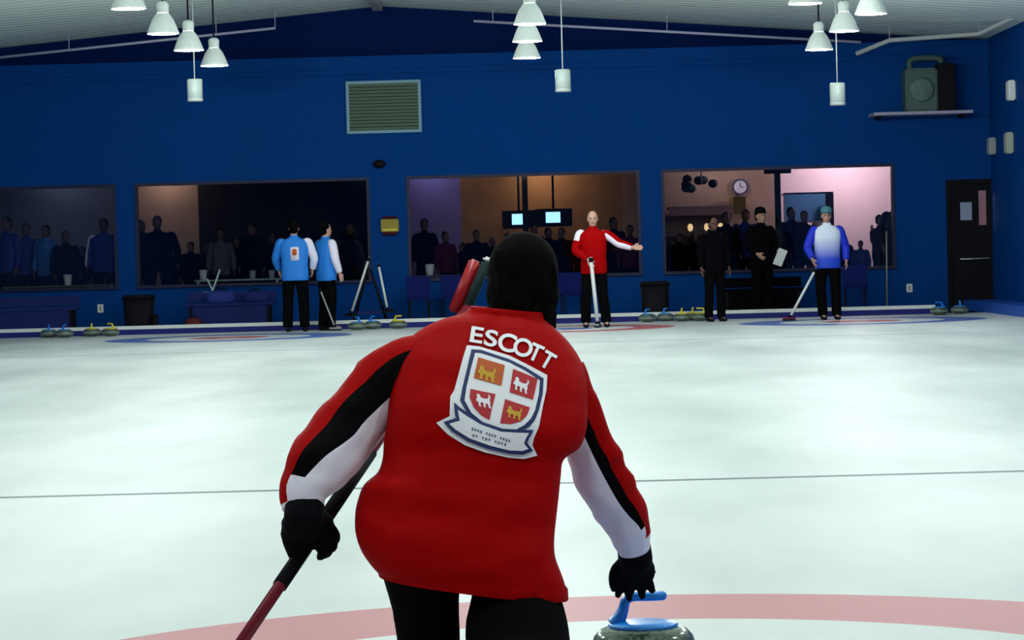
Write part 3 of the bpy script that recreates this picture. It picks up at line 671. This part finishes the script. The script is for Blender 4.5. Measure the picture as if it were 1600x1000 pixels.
def bin_(px, D, w, h, label, m=dark_p):
    t = empty('waste_bin', (W(px, 480, D).x, D, 0), label, 'bin')
    bm = NB(); loft(bm, ringset([(0, w*.42, w*.38), (.02, w*.43, w*.39), (h*.9, w*.5, w*.45)], 28, 4)); mk('bin_body', bm, m, t)
    bm = NB(); loft(bm, ringset([(h*.9+.001, w*.53, w*.48), (h*.95, w*.53, w*.48), (h, w*.46, w*.4)], 28, 4)); mk('lid', bm, m, t)
bin_(217, 46.3, .5, .62, 'tall black bin on the walkway between the two left windows'); bin_(1024, 46.3, .48, .62, 'tall black bin on the walkway right of the man in red'); bin_(222+20, 46.0, .1, .3, 'small slim dark bin beside the tall black left bin')
def chair(px, D, label, m, rz=0):
    t = empty('plastic_chair', (W(px, 480, D).x, D, 0), label, 'chair', None, rz)
    boxo('seat', (-.2, .2, -.2, .2, .42, .45), m, t, bev=.012); boxo('backrest', (-.2, .2, .17, .2, .451, .80), m, t, bev=.012)
    for x in (-.17, .15):
        for y in (-.18, .16): boxo('leg', (x, x+.02, y, y+.02, 0, .419), dark_p, t)
chm = mat('chair_blue', (.004, .010, .11), .7, .1)
chair(655, 46.5, 'dark blue plastic chair under the third window, left of the pair', chm, .1); chair(706, 46.5, 'dark blue plastic chair under the third window, right of the pair', chm, -.1)
chair(895, 46.5, 'dark blue plastic chair just left of the man in red', chm, .15); chair(1336, 46.4, 'dark blue plastic chair just right of the white and blue jacket', chm, -.2)
# broom rack A-frame and leaning brooms
rx_ = W(578, 480, 45.9).x
t = empty('broom_rack', (rx_, 45.9, 0), 'dark A-shaped broom rack on the walkway below the yellow box', 'rack')
bm = NB()
for s_ in (-1, 1):
    for y in (-.15, .15): tube(bm, [V((s_*.30, y, 0)), V((s_*.02, y*.3, .95))], .018, 8)
mk('frame', bm, dark_p, t); boxo('shelf', (-.22, .22, -.10, .10, .22, .26), navycloth, t)
for a, b, lab, hd in (((548, 492), (577, 402), 'white shafted broom leaning on the left side of the rack', (1, .3, 0)), ((606, 486), (591, 412), 'white shafted broom leaning on the right side of the rack', (1, .1, 0))):
    A, B = W(*a, 45.6), W(*b, 45.75); A.z = max(A.z, .035); broom(lab, A, B, wshaft, dark_p, pad_m, 'brooms on the rack', hd=hd, r=.02)
A, B = W(1386, 478, 47.0), W(1385, 352, 47.3); A.z = .035; broom('pale thin broom standing upright against the right end of the rightmost window', A, B, mat('shaft_tan', (.30, .27, .2), .5), grey_p, pad_m)
# wall fittings
def fx(px0, px1, py0, py1, D=DW):
    xm = (px0+px1)/2; return W(px0, 300, D).x, W(px1, 300, D).x, W(xm, py1, D).z, W(xm, py0, D).z
x0, x1, z0, z1 = fx(545, 662, 126, 208)
t = empty('wall_vent', ((x0+x1)/2, DW-.001, z0), 'large grey green louvred panel with a pale frame high on the blue wall', 'vent')
h = (x1-x0)/2; H = z1-z0; bm = NB(); f_ = .05
box(bm, -h, h, -.06, 0, 0, f_); box(bm, -h, h, -.06, 0, H-f_, H); box(bm, -h, -h+f_, -.06, 0, f_, H-f_); box(bm, h-f_, h, -.06, 0, f_, H-f_); mk('frame', bm, mat('vent_frame', (.16, .34, .42), .5), t, smooth=False)
bm = NB(); vm = mat('vent_slats', (.075, .115, .075), .6, var=.2)
for i in range(14):
    z = f_+(H-2*f_)*(i+.5)/14; v = box(bm, -h+f_, h-f_, -.045, -.008, z-.024, z+.020)
    for q in v: q.co.z += (q.co.y+.026)*-.25
mk('slats', bm, vm, t, smooth=False)
x0, x1, z0, z1 = fx(594, 622, 338, 367)
t = empty('wall_box', ((x0+x1)/2, DW-.001, z0), 'small yellow box with a dark red top and bottom on the wall between two windows', 'wall box'); h = (x1-x0)/2; H = z1-z0
boxo('case', (-h, h, -.1, 0, .05, H-.05), mat('box_yellow', (.30, .24, .01), .5), t, bev=.01); boxo('lid', (-h*.8, h*.8, -.09, 0, H-.049, H), maroon, t, bev=.01); boxo('base', (-h*.8, h*.8, -.09, 0, 0, .049), maroon, t, bev=.01); boxo('label_strip', (-h*.8, h*.8, -.105, -.1005, .07, .10), yellow, t)
x0, x1, z0, z1 = fx(584, 604, 250, 263); bm = NB(); ell(bm, (0, 0, 0), ((x1-x0)/2, .06, .07)); tag(mk('wall_speaker', bm, dark_p, loc=((x0+x1)/2, DW-.062, (z0+z1)/2)), 'small dark oval speaker on the wall above the yellow box', 'speaker')
for px, py, lab in ((157, 482, 'small white outlet plate on the wall left of the black bin'), (1421, 450, 'small white outlet plate on the wall right of the rightmost window')):
    t = empty('wall_outlet', W(px, py, DW-.001), lab, 'outlet'); boxo('plate', (-.05, .05, -.012, 0, -.07, .07), white_p, t, bev=.003); boxo('socket', (-.02, .02, -.016, -.0125, -.04, .04), grey_p, t)
# unit heater on its shelf
x0, x1, z0, z1 = fx(1367, 1521, 174, 179, 46.9)
t = empty('wall_shelf', ((x0+x1)/2, DW-.001, z0), 'thin pale shelf high on the right of the blue wall', 'shelf'); h = (x1-x0)/2; boxo('board', (-h, h, -.75, 0, 0, .05), mat('shelf_pale', (.34, .34, .45), .6), t)
for x in (-h+.1, h-.14): boxo('bracket', (x, x+.04, -.6, 0, -.05, -.001), dark_p, t)
t = empty('fan_heater', (W(1450, 100, 47.1).x, 47.1, z0+.051), 'grey green fan heater standing on the high shelf', 'heater')
gg = mat('heater_green', (.05, .10, .09), .5); boxo('case', (-.42, .12, -.25, .25, 0, .72), gg, t, bev=.03); boxo('side_box', (.125, .42, -.2, .2, 0, .8), dark_p, t, bev=.02)
bm = NB(); lathe(bm, [(.2, 0), (.21, .02), (.17, .03), (.06, .045)], 24)
for v in bm.verts: v.co = V((v.co.x-.15, -.251-v.co.z, v.co.y+.36))
mk('fan_grille', bm, mat('grille_green', (.09, .15, .13), .6, var=.5, scale=8), t)
bm = NB(); tube(bm, [V((-.30, 0, .72)), V((-.30, 0, .86)), V((-.1, 0, .90)), V((.2, 0, .88)), V((.2, 0, .80))], .05, 12, k=3); mk('duct', bm, gg, t)
# boxes on the right wall
for (px, py, D, hh, m, lab) in ((1596, 141, 45.0, .16, white_p, 'white box mounted high in the right corner'), (1562, 228, 47.0, .14, grey_p, 'grey box low in the right corner, further one'), (1592, 223, 45.3, .17, mat('box_pale', (.4, .44, .36), .5), 'pale box low in the right corner, nearer one')):
    p = W(px, py, D); t = empty('wall_lamp_box', (XR-.001, D, p.z), lab, 'wall box')
    boxo('case', (-.12, 0, -.14, .14, -hh, hh), m, t, bev=.02); boxo('cover', (-.105, -.015, -.152, -.1405, -hh*.8, hh*.8), m, t, bev=.004); 
# conduits
def pipe(pts, r, label, m, rods=()):
    p0 = V(pts[0]); t = empty('ceiling_pipe', p0, label, 'pipe'); bm = NB(); tube(bm, [V(p)-p0 for p in pts], r, 10, ref=(0, 1, .1)); mk('pipe', bm, m, t)
    for p in rods:
        bm = NB(); p = V(p); tube(bm, [p-p0, V((p.x, p.y, ceil_z(p.x)-.002))-p0], .008, 6); mk('hanger_rod', bm, m, t)
cm_ = mat('conduit_mauve', (.38, .38, .5), .5)
A, B = W(-30, 93, 46), W(430, 44, 46); pipe([A, B], .022, 'thin pale pipe running up to the left row of lamps below the ceiling', cm_, (A.lerp(B, .3), A.lerp(B, .8), B))
A, B = W(740, 33, 46), W(1345, 66, 46); pipe([A, B], .022, 'thin pale pipe crossing behind the middle lamps toward the right', cm_, (A.lerp(B, .05), A.lerp(B, .5)))
q = [W(1338, 84, 45.5), W(1390, 63, 45.3), W(1530, 53, 44.6), W(1606, 16, 43.4)]; pipe(q, .038, 'thicker pale bent pipe in the upper right corner', grey_p, (q[1], q[2]))
# ------------------------------------------------------------------ lamps
def lamp_obj(loc, label, group):
    t = empty('pendant_lamp', loc, label, 'pendant lamp', group); r = .195
    bm = NB(); prof = [(r, 0), (r*1.02, .012), (r*.93, .05), (r*.82, .11), (r*.66, .18), (r*.46, .235), (r*.40, .25)]
    rings_ = [[V((a*math.cos(2*math.pi*j/40), a*math.sin(2*math.pi*j/40), z)) for j in range(40)] for a, z in prof+[(a-.006, z) for a, z in reversed(prof)]]
    loft(bm, rings_+[rings_[0]], False); mk('lamp_shade', bm, shade_m, t)
    bm = NB(); lathe(bm, [(.055, .245), (.075, .26), (.078, .36), (.06, .385), (.03, .40)], 24); mk('ballast_housing', bm, shade_m, t)
    bm = NB(); z = ceil_z(loc[0])-loc[2]; tube(bm, [V((0, 0, .395)), V((0, 0, z-.002))], .012, 8); mk('stem', bm, dark_p, t)
    bm = NB(); lathe(bm, [(r*.93, .010), (r*.90, .013), (.02, .014)], 32); mk('lens', bm, glow, t)
    return t
LP = 0
def lamp_light(loc, e):
    l = bpy.data.lights.new('lamp_light', 'POINT'); l.shadow_soft_size = .09; l.energy = e; l.color = (.95, 1.0, .985)
    o = bpy.data.objects.new('lamp_light', l); C.objects.link(o); o.location = V(loc)+V((0, 0, -.08)); return o
EN = 85
proto = None
lamps = [(335, 103, 40.0, 'nearest the end wall in the left row'), (295, 79, 37.2, 'second from the end wall in the left row'), (255, 53, 34.6, 'third from the end wall in the left row'), (201, 14, 31.6, 'cut by the top edge, closest in the left row'),
         (823, 91, 40.4, 'lowest of the three overlapping middle lamps'), (824, 65, 37.2, 'middle of the three overlapping middle lamps'), (828, 38, 34.2, 'topmost of the three overlapping middle lamps'),
         (1280, 78, 40.0, 'lowest and furthest of the right cluster of lamps'), (1319, 49, 37.2, 'right cluster, between the lowest lamp and the brightest one'), (1361, 22, 34.4, 'right cluster, rightmost lamp under the ceiling'), (1258, 6, 33.0, 'right cluster, small piece of rim at the top edge')]
for px, py, D, lab in lamps:
    p = W(px, py, D); lamp_obj(p, 'bell shaped white pendant lamp, '+lab, 'hanging bell lamps in view'); lamp_light(p, EN)
yy = [28.5, 24.5, 20.5, 16.5, 12.5, 8.5, 4.5]
for X_ in (-4.5, -.07, 4.1):
    for y in yy:
        p = V((X_, y, 3.95)); lamp_obj(p, 'bell shaped white pendant lamp further back over the ice, above the frame', 'hanging lamps above the frame'); lamp_light(p, EN*(1.0 if y < 5 else 1.25 if y < 21 else 1.15))
for px, py, lab in ((305, 158, 'left'), (880, 143, 'middle'), (1309, 164, 'right')):
    p = W(px, py, 38.5); t = empty('pendant_speaker', p, 'small pale cylinder hanging on a thin rod, %s one of the three' % lab, 'hanging cylinder', 'hanging cylinders')
    bm = NB(); lathe(bm, [(.09, 0), (.105, .01), (.105, .29), (.09, .30), (.02, .305)], 28); mk('housing', bm, mat('housing_grey_green', (.26, .32, .30), .5), t)
    bm = NB(); lathe(bm, [(.108, -.004), (.108, .03), (.108, .031)], 28); mk('rim', bm, grey_p, t)
    bm = NB(); tube(bm, [V((0, 0, .30)), V((0, 0, ceil_z(p.x)-p.z-.002))], .008, 8); mk('rod', bm, grey_p, t)
# ------------------------------------------------------------------ players at the far end
def gp(px, D): return V((W(px, 500, D).x, D, 0))
# two in light blue, backs turned
ws = (lightblue, white_f, (0, 23))
bA = person('person in light blue jacket with small crest on the turned back, left of a pair', gp(463, 44.2), math.pi, 1.74, lightblue, (white_f, lightblue), hairm=hair_b, w=1.12,
       pose=dict(el=((-.27, -.06, 1.16), (.27, -.06, 1.16)), wr=((-.24, -.16, .98), (.24, -.16, .98)), sh=((-.195, 0, 1.43), (.195, 0, 1.43))))
t_ = bpy.data.objects.new('x', None)
bm = NB(); box(bm, -.08, .05, .136, .146, 1.12, 1.33, bev=.01); mk('crest_patch', bm, white_f, bA)['label'] = 'small white crest on the back'
bm = NB(); box(bm, -.05, .02, .1465, .150, 1.20, 1.30, bev=.01); mk('crest_shield', bm, cor, bA)
person('person in light blue jacket with white sleeve, right of a pair turned away', gp(512, 44.4), math.pi-.9, 1.70, lightblue, (white_f, lightblue), hairm=hair_b, w=1.0,
       pose=dict(el=((-.24, -.02, 1.15), (.25, -.05, 1.16)), wr=((-.24, -.10, .93), (.20, -.2, 1.0))))
broom('dark broom with pale brush held low between the two light blue jackets', V((W(524, 500, 44.0).x, 44.0, .035)), W(500, 452, 44.25), grey_p, grey_p, pad_m)
# man in red pointing
rm = gp(930, 42.2)
person('man in red jacket facing the camera, one arm stretched out to the side', rm, 0, 1.74, red, ((red, white_f, (17, 23), 8), (red, white_f, (6, 13))), sk=skin, hairm=hair_g, hair=False, w=1.02, beard=None,
       pose=dict(sh=((-.19, 0, 1.43), (.19, 0, 1.42)), el=((-.26, -.05, 1.17), (.38, -.08, 1.26)), wr=((-.075, -.22, 1.02), (.58, -.16, 1.19)), kn=((-.12, -.02, .5), (.12, -.02, .5)), an=((-.14, .02, .09), (.17, .02, .09))),
       hand_dirs=(((.25, -.35, -.6), (.2, -1, .1), (0, 0, 1)), ((1, -.1, -.05), (0, -1, 0), (0, 0, 1))))
broom('white shafted broom held upright before the man in red', V((W(934, 508, 41.9).x, 41.9, .035)), W(923, 402, 41.92), wshaft, grey_p, pad_m, hd=(0.3, 1, 0), r=.028)
# woman in white and blue
jn = N('jacket_white_to_blue'); tc = jn('ShaderNodeTexCoord'); s2 = jn('ShaderNodeSeparateXYZ'); jn.L(tc.outputs['Object'], s2.inputs[0])
mr = jn('ShaderNodeMapRange'); mr.inputs[1].default_value = .93; mr.inputs[2].default_value = 1.26; jn.L(s2.outputs[2], mr.inputs[0])
jn.L(jn.mix(mr.outputs[0], (.01, .06, .62), (.72, .78, .92)), jn.b.inputs['Base Color']); jn.b.inputs['Roughness'].default_value = .6
person('person in white to blue jacket and teal cap, leaning on a white broom', gp(1295, 43.0), .05, 1.70, jn.m, (royal, royal), sk=skin_w, hairm=hair_b, hat=mat('cap_teal', (.05, .18, .22), .6), w=1.08,
       pose=dict(el=((-.29, -.03, 1.15), (.27, .02, 1.14)), wr=((-.24, -.14, .96), (.27, -.05, .92)), an=((-.08, .02, .09), (.12, .02, .09))))
broom('white broom with red brush, left of the person in white and blue jacket', V((W(1233, 500, 42.75).x, 42.75, .035)), W(1275, 420, 42.85), wshaft, mat('brush_crimson', (.25, .01, .06), .5), pad_m, r=.02)
person('person all in black standing on the ice left of the rightmost window', gp(1118, 43.7), .3, 1.62, darkcloth, sk=skin_d, hairm=hair_b, w=.95)
# man with paper on the walkway
pm = person('person in black with dark cap holding a white sheet on the walkway', gp(1192, 46.2), .5, 1.76, darkcloth, sk=skin_w, hat=black_f, w=1.0,
       pose=dict(el=((-.25, .0, 1.15), (.27, -.02, 1.15)), wr=((-.18, -.16, 1.02), (.16, -.26, 1.05))))
pc = W(1219, 402, 45.85); bm = NB(); box(bm, -.075, .075, -.004, .004, -.14, .14); o = mk('paper_sheet', bm, white_p, smooth=False, loc=pc); o.rotation_euler = (.2, .38, .1)
tag(o, 'white sheet of paper held by the person in black with dark cap', 'paper')
# ------------------------------------------------------------------ spectators behind the glass
navyj = mat('jacket_navy', (.012, .03, .26), .7); bluej = mat('jacket_mid_blue', (.03, .16, .50), .7)
spec = [  # px, head-top y, D, jacket, width, label, turn, pose
    (12, 340, 49.0, navyj, 1, 'spectator in navy jacket behind the leftmost window, at its left edge'), (42, 350, 49.6, navyj, 1, 'spectator in navy jacket behind the leftmost window, second from its left'),
    (72, 352, 49.15, bluej, .9, 'spectator in brighter blue top behind the leftmost window'), (103, 362, 48.65, darkcloth, 1, 'spectator in black behind the middle of the leftmost window'),
    (163, 342, 48.7, navyj, 1.15, 'spectator in navy jacket with white sleeve stripe, right side of leftmost window'),
    (222, 345, 50.0, darkcloth, 1, 'spectator in black at the left edge of the second window'), (247, 338, 48.8, darkcloth, 1.35, 'broad spectator in black before the tan patch in the second window'), (298, 378, 48.6, darkcloth, 1.1, 'short spectator in black right of the tan patch'),
    (345, 358, 49.0, greycloth, 1, 'spectator in grey top behind the middle of the second window'), (395, 350, 49.4, darkcloth, 1, 'spectator in black left of the light blue jackets'), (548, 348, 49.4, darkcloth, 1, 'spectator in black at the right edge of the second window'),
    (664, 342, 49.6, darkcloth, .9, 'spectator in black before the purple wall'), (697, 362, 49.0, maroon, 1.0, 'spectator in maroon before the purple wall'), (745, 360, 48.8, darkcloth, 1.1, 'spectator in black left of the foreground cap'),
    (792, 365, 48.6, darkcloth, 1.1, 'spectator in black below the left monitor'), (836, 350, 49.2, darkcloth, 1.0, 'spectator in black between the two monitors'), (878, 356, 48.8, darkcloth, 1.1, 'spectator in black below the right monitor'),
    (960, 340, 49.6, darkcloth, 1.0, 'spectator in black right of the man in red'), (985, 352, 48.8, maroon, 1.0, 'spectator in maroon at the right edge of the third window'),
    (1062, 365, 48.8, darkcloth, 1.1, 'spectator in black at the left edge of the rightmost window'), (1136, 332, 49.2, darkcloth, 1.0, 'spectator in black below the clock'), (1166, 328, 49.6, navycloth, 1.0, 'spectator in dark navy right of the clock'),
    (1238, 324, 49.4, darkcloth, 1.0, 'spectator in black just right of the dark post'), (1258, 330, 48.7, darkcloth, 1.1, 'spectator in black before the blue board'),
    (1376, 336, 48.6, darkcloth, 1.0, 'spectator in black raising an arm before the pink wall'), (1402, 305, 48.3, darkcloth, 1.0, 'spectator in black cut off by the right frame of the rightmost window'), (1345, 400, 48.4, navycloth, 1.0, 'low spectator in navy seated in front of the pink wall')]
for i, (px, ty, D, j, w, lab) in enumerate(spec):
    top_ = W(px, ty, D).z; h = max(1.0, min(1.95, top_-LZ)); x = W(px, 400, D).x; sl = None; ps_ = {}
    if 'white sleeve' in lab: sl = ((navyj, white_f, (18, 22)), navyj)
    if 'raising' in lab: ps_ = dict(el=((-.30, -.12, 1.22), (.25, .02, 1.14)), wr=((-.42, -.22, 1.42), (.26, -.05, .9)))
    person(lab, (x, D, LZ), math.pi*0 + (i*.7 % 1.2)-.6, h, j, sl, sk=skin_d, w=w, vox=.02, fine=False, group='spectators behind the glass', trousers=trouser, hairm=hair_b, pose=ps_)
crowd = {'leftmost': (128, 186), 'second': (272, 322, 372, 425, 520, 563), 'third': (722, 770, 815, 858, 900, 928, 945), 'rightmost': (1050, 1085, 1110, 1152, 1185, 1208, 1222, 1275, 1318)}
for wn, L_ in crowd.items():
    for i, px in enumerate(L_):
        D = (50.15, 50.5, 50.8)[i % 3]; ty = (378 if wn != 'leftmost' else 372)-(i*53 % 4)*7-(px-800)*.02; h = min(1.8, W(px, ty, D).z-LZ)
        person('dark clothed spectator in the packed crowd behind the %s window' % wn, (W(px, 400, D).x, D, LZ), (i*.9 % 1.4)-.7, h, darkcloth, None, sk=skin_d, w=1.15, vox=.02, fine=False, group='crowd behind the %s window' % wn)
# lounge things
def tv(px, py, w, label):
    D = 50.0; p = W(px, py, D); t = empty('wall_monitor', p, label, 'monitor')
    boxo('case', (-w, w, 0, .08, -.16, .16), dark_p, t, bev=.01); boxo('screen', (-w*.42, w*.36, -.006, -.0005, -.09, .10), mat('screen_glow', (.35, .70, 1.0), emit=2), t)
    bm = NB(); tube(bm, [V((0, .04, .16)), V((0, .04, 3.198-p.z))], .02, 8); mk('mount_pole', bm, dark_p, t)
tv(811, 343, .30, 'small monitor with a glowing pale blue screen, left of two in the third window'); tv(865, 340, .33, 'small monitor with a glowing pale blue screen, right of two in the third window')
for px, D, lab in ((1215, 48.2, 'black post in the middle of the rightmost window'), (820, 48.6, 'black post in the upper middle of the third window')):
    x = W(px, 300, D).x; t = empty('lounge_post', (x, D, LZ), lab, 'post'); boxo('column', (-.05, .05, -.05, .05, 0, 2.7), dark_p, t); zz = W(px, 265, D).z-LZ; boxo('sign_box', (-.23, .23, -.1, -.051, zz-.07, zz+.07), dark_p, t)
p = W(1157, 292, 51.9); t = empty('wall_clock', (p.x, LB-.001, p.z), 'round clock with pale face on the lounge wall', 'clock')
def ydisc(bm, r, y0, y1, seg=28):
    loft(bm, [[V((r*math.cos(2*math.pi*j/seg), y, r*math.sin(2*math.pi*j/seg))) for j in range(seg)] for y in (y0, y1)])
bm = NB(); ydisc(bm, .15, -.05, 0); mk('case', bm, mat('clock_case', (.08, .07, .16), .5), t, smooth=False); bm = NB(); ydisc(bm, .115, -.056, -.0505); mk('clock_face', bm, mat('clock_dial', (.75, .72, .85), .5), t, smooth=False)
bm = NB(); box(bm, -.006, .006, -.060, -.0565, 0, .08); box(bm, 0, .055, -.060, -.0565, -.006, .006); mk('clock_hands', bm, dark_p, t, smooth=False)
x0, x1, z0, z1 = fx(1226, 1300, 303, 345, LB); t = empty('notice_board', ((x0+x1)/2, LB-.001, z0), 'dull blue notice board on the pink lounge wall', 'board'); h = (x1-x0)/2; boxo('board', (-h, h, -.03, 0, 0, z1-z0), mat('board_blue', (.03, .10, .22), .7), t); bm = NB(); box(bm, -h-.02, h+.02, -.04, 0, z1-z0+.001, z1-z0+.03); mk('frame', bm, dark_p, t, smooth=False)
x0, x1, z0, z1 = fx(1290, 1302, 300, 390, LB-.4); tag(boxo('coat_stand', (x0, x1, LB-.45, LB-.3, LZ, z1), darkcloth, bev=.03), 'dark upright cabinet right of the blue notice board', 'cabinet')
# bar canopy with lights
x0, x1, z0, z1 = fx(1045, 1145, 322, 336, 51.0); t = empty('bar_canopy', ((x0+x1)/2, 51.2, z0), 'pink lit bar canopy in the left of the rightmost window', 'canopy'); h = (x1-x0)/2
boxo('fascia', (-h, h, -.3, -.26, 0, z1-z0), mat('fascia_pink', (.62, .30, .28), .6), t); boxo('canopy_top', (-h, h, -.259, .7, z1-z0-.04, z1-z0), dark_p, t)
boxo('end_panel', (h+.001, h+.22, -.3, .7, -.0, z1-z0+.15), mat('panel_amber', (.40, .22, .04), .6), t)
for i, dx in enumerate((-.2, .1, .35)):
    bm = NB(); ell(bm, (dx, -.1, -.22), (.05, .05, .07)); mk('bar_light', bm, mat('bar_glow', (1, .65, .3), emit=1.1), t)
x0, x1, z0, z1 = fx(1040, 1150, 368, 424, 50.6); tag(boxo('bar_counter', (x0, x1, 51.0, 51.3, LZ, z1), mat('counter_wood', (.05, .02, .015), .6), bev=.02), 'dark bar counter under the pink canopy', 'counter')
# hanging emblem / plants
p = W(1096, 285, 50.5); t = empty('hanging_decoration', (p.x, 50.5, p.z), 'dark green and blue hanging decoration left of the clock', 'decoration')
bm = NB()
for i in range(9): ell(bm, (random.uniform(-.28, .28), random.uniform(-.1, .1), random.uniform(-.12, .12)), (.09, .07, .08), None, 10)
mk('foliage', bm, mat('deco_green', (.02, .06, .08), .7), t)
bm = NB(); tube(bm, [V((0, 0, 0)), V((0, 0, 3.198-p.z))], .01, 6); mk('cord', bm, dark_p, t)
# white tables by the windows
def table(px0, px1, py, D, label, m):
    a, b = W(px0, py, D).x, W(px1, py, D).x; z = W((px0+px1)/2, py, D).z; t = empty('lounge_table', ((a+b)/2, D, LZ), label, 'table'); h = (b-a)/2; z -= LZ
    boxo('tabletop', (-h, h, -.15, .15, z-.03, z), m, t, bev=.006)
    for x in (-h+.05, h-.08):
        for y in (-.14, .11): boxo('leg', (x, x+.03, y, y+.03, 0, z-.031), steel, t)
    return z+LZ
tz = table(305, 440, 436, 47.95, 'pale narrow table behind the second window', mat('table_pale', (.32, .42, .40), .5)); tz2 = table(5, 180, 446, 47.95, 'dark green topped table behind the leftmost window', mat('table_green', (.06, .14, .05), .6)); tz3 = table(648, 720, 430, 47.95, 'narrow table behind the third window', mat('table_dark', (.08, .08, .10), .6))
def cup(px, D, z, s, label, m):
    t = empty('paper_cup', (W(px, 440, D).x, D, z), label, 'cup'); bm = NB(); lathe(bm, [(.03*s, .001), (.033*s, .01), (.042*s, .09*s)], 20); mk('cup_body', bm, m, t); bm = NB(); lathe(bm, [(.045*s, .0905*s), (.045*s, .10*s), (.03*s, .108*s)], 20); mk('lid', bm, m, t)
cup(106, 47.95, tz2, 1.7, 'white cup standing on the green topped table', white_p); cup(672, 47.95, tz3, 1.8, 'white cup standing on the narrow table in the third window', white_p)
cup(318, 47.95, tz, 1.6, 'pale cup on the left end of the pale narrow table', white_p); cup(395, 47.95, tz, 1.3, 'pale cup near the middle of the pale narrow table', grey_p); cup(425, 47.95, tz, 1.3, 'pale cup at the right end of the pale narrow table', grey_p)
# folding white stand in front of second window
p = V((W(335, 460, 46.9).x, 46.9, 0)); t = empty('folding_stand', p, 'white folding stand with crossed legs before the second window', 'stand'); bm = NB()
for a, b in (((-.28, 0, 0), (.1, .05, 1.0)), ((.25, 0, 0), (-.12, .05, .85)), ((-.2, .02, .62), (.3, .02, .62)), ((-.28, -.02, .42), (.22, -.02, .42))): tube(bm, [V(a), V(b)], .014, 8, ref=(.1, 1, 0))
mk('frame', bm, mat('stand_white', (.5, .6, .6), .5), t)
globe(95, 51.4, 7, (.8, .85, 1), 'ceiling globe lamp in the lounge behind the leftmost window'); globe(262, 51.5, 15, (1, .8, .65), 'ceiling globe lamp in the lounge over the tan wall patch')
globe(675, 51.5, 8, (.75, .7, 1), 'ceiling globe lamp in the lounge over the purple wall'); globe(850, 51.4, 32, (1, .75, .5), 'ceiling globe lamp in the lounge over the monitors')
globe(1120, 51.3, 16, (1, .85, .85), 'ceiling globe lamp in the lounge over the bar'); globe(1330, 50.9, 120, (1, .82, .86), 'ceiling globe lamp in the lounge over the pink wall')
# ------------------------------------------------------------------ world, view
w = bpy.data.worlds.new('world'); bpy.context.scene.world = w; w.use_nodes = True
w.node_tree.nodes['Background'].inputs[0].default_value = (.02, .02, .025, 1); w.node_tree.nodes['Background'].inputs[1].default_value = .3
vs = bpy.context.scene.view_settings; vs.view_transform = 'Standard'; vs.look = 'None'; vs.gamma = 1; vs.use_curve_mapping = False; vs.exposure = 0.08
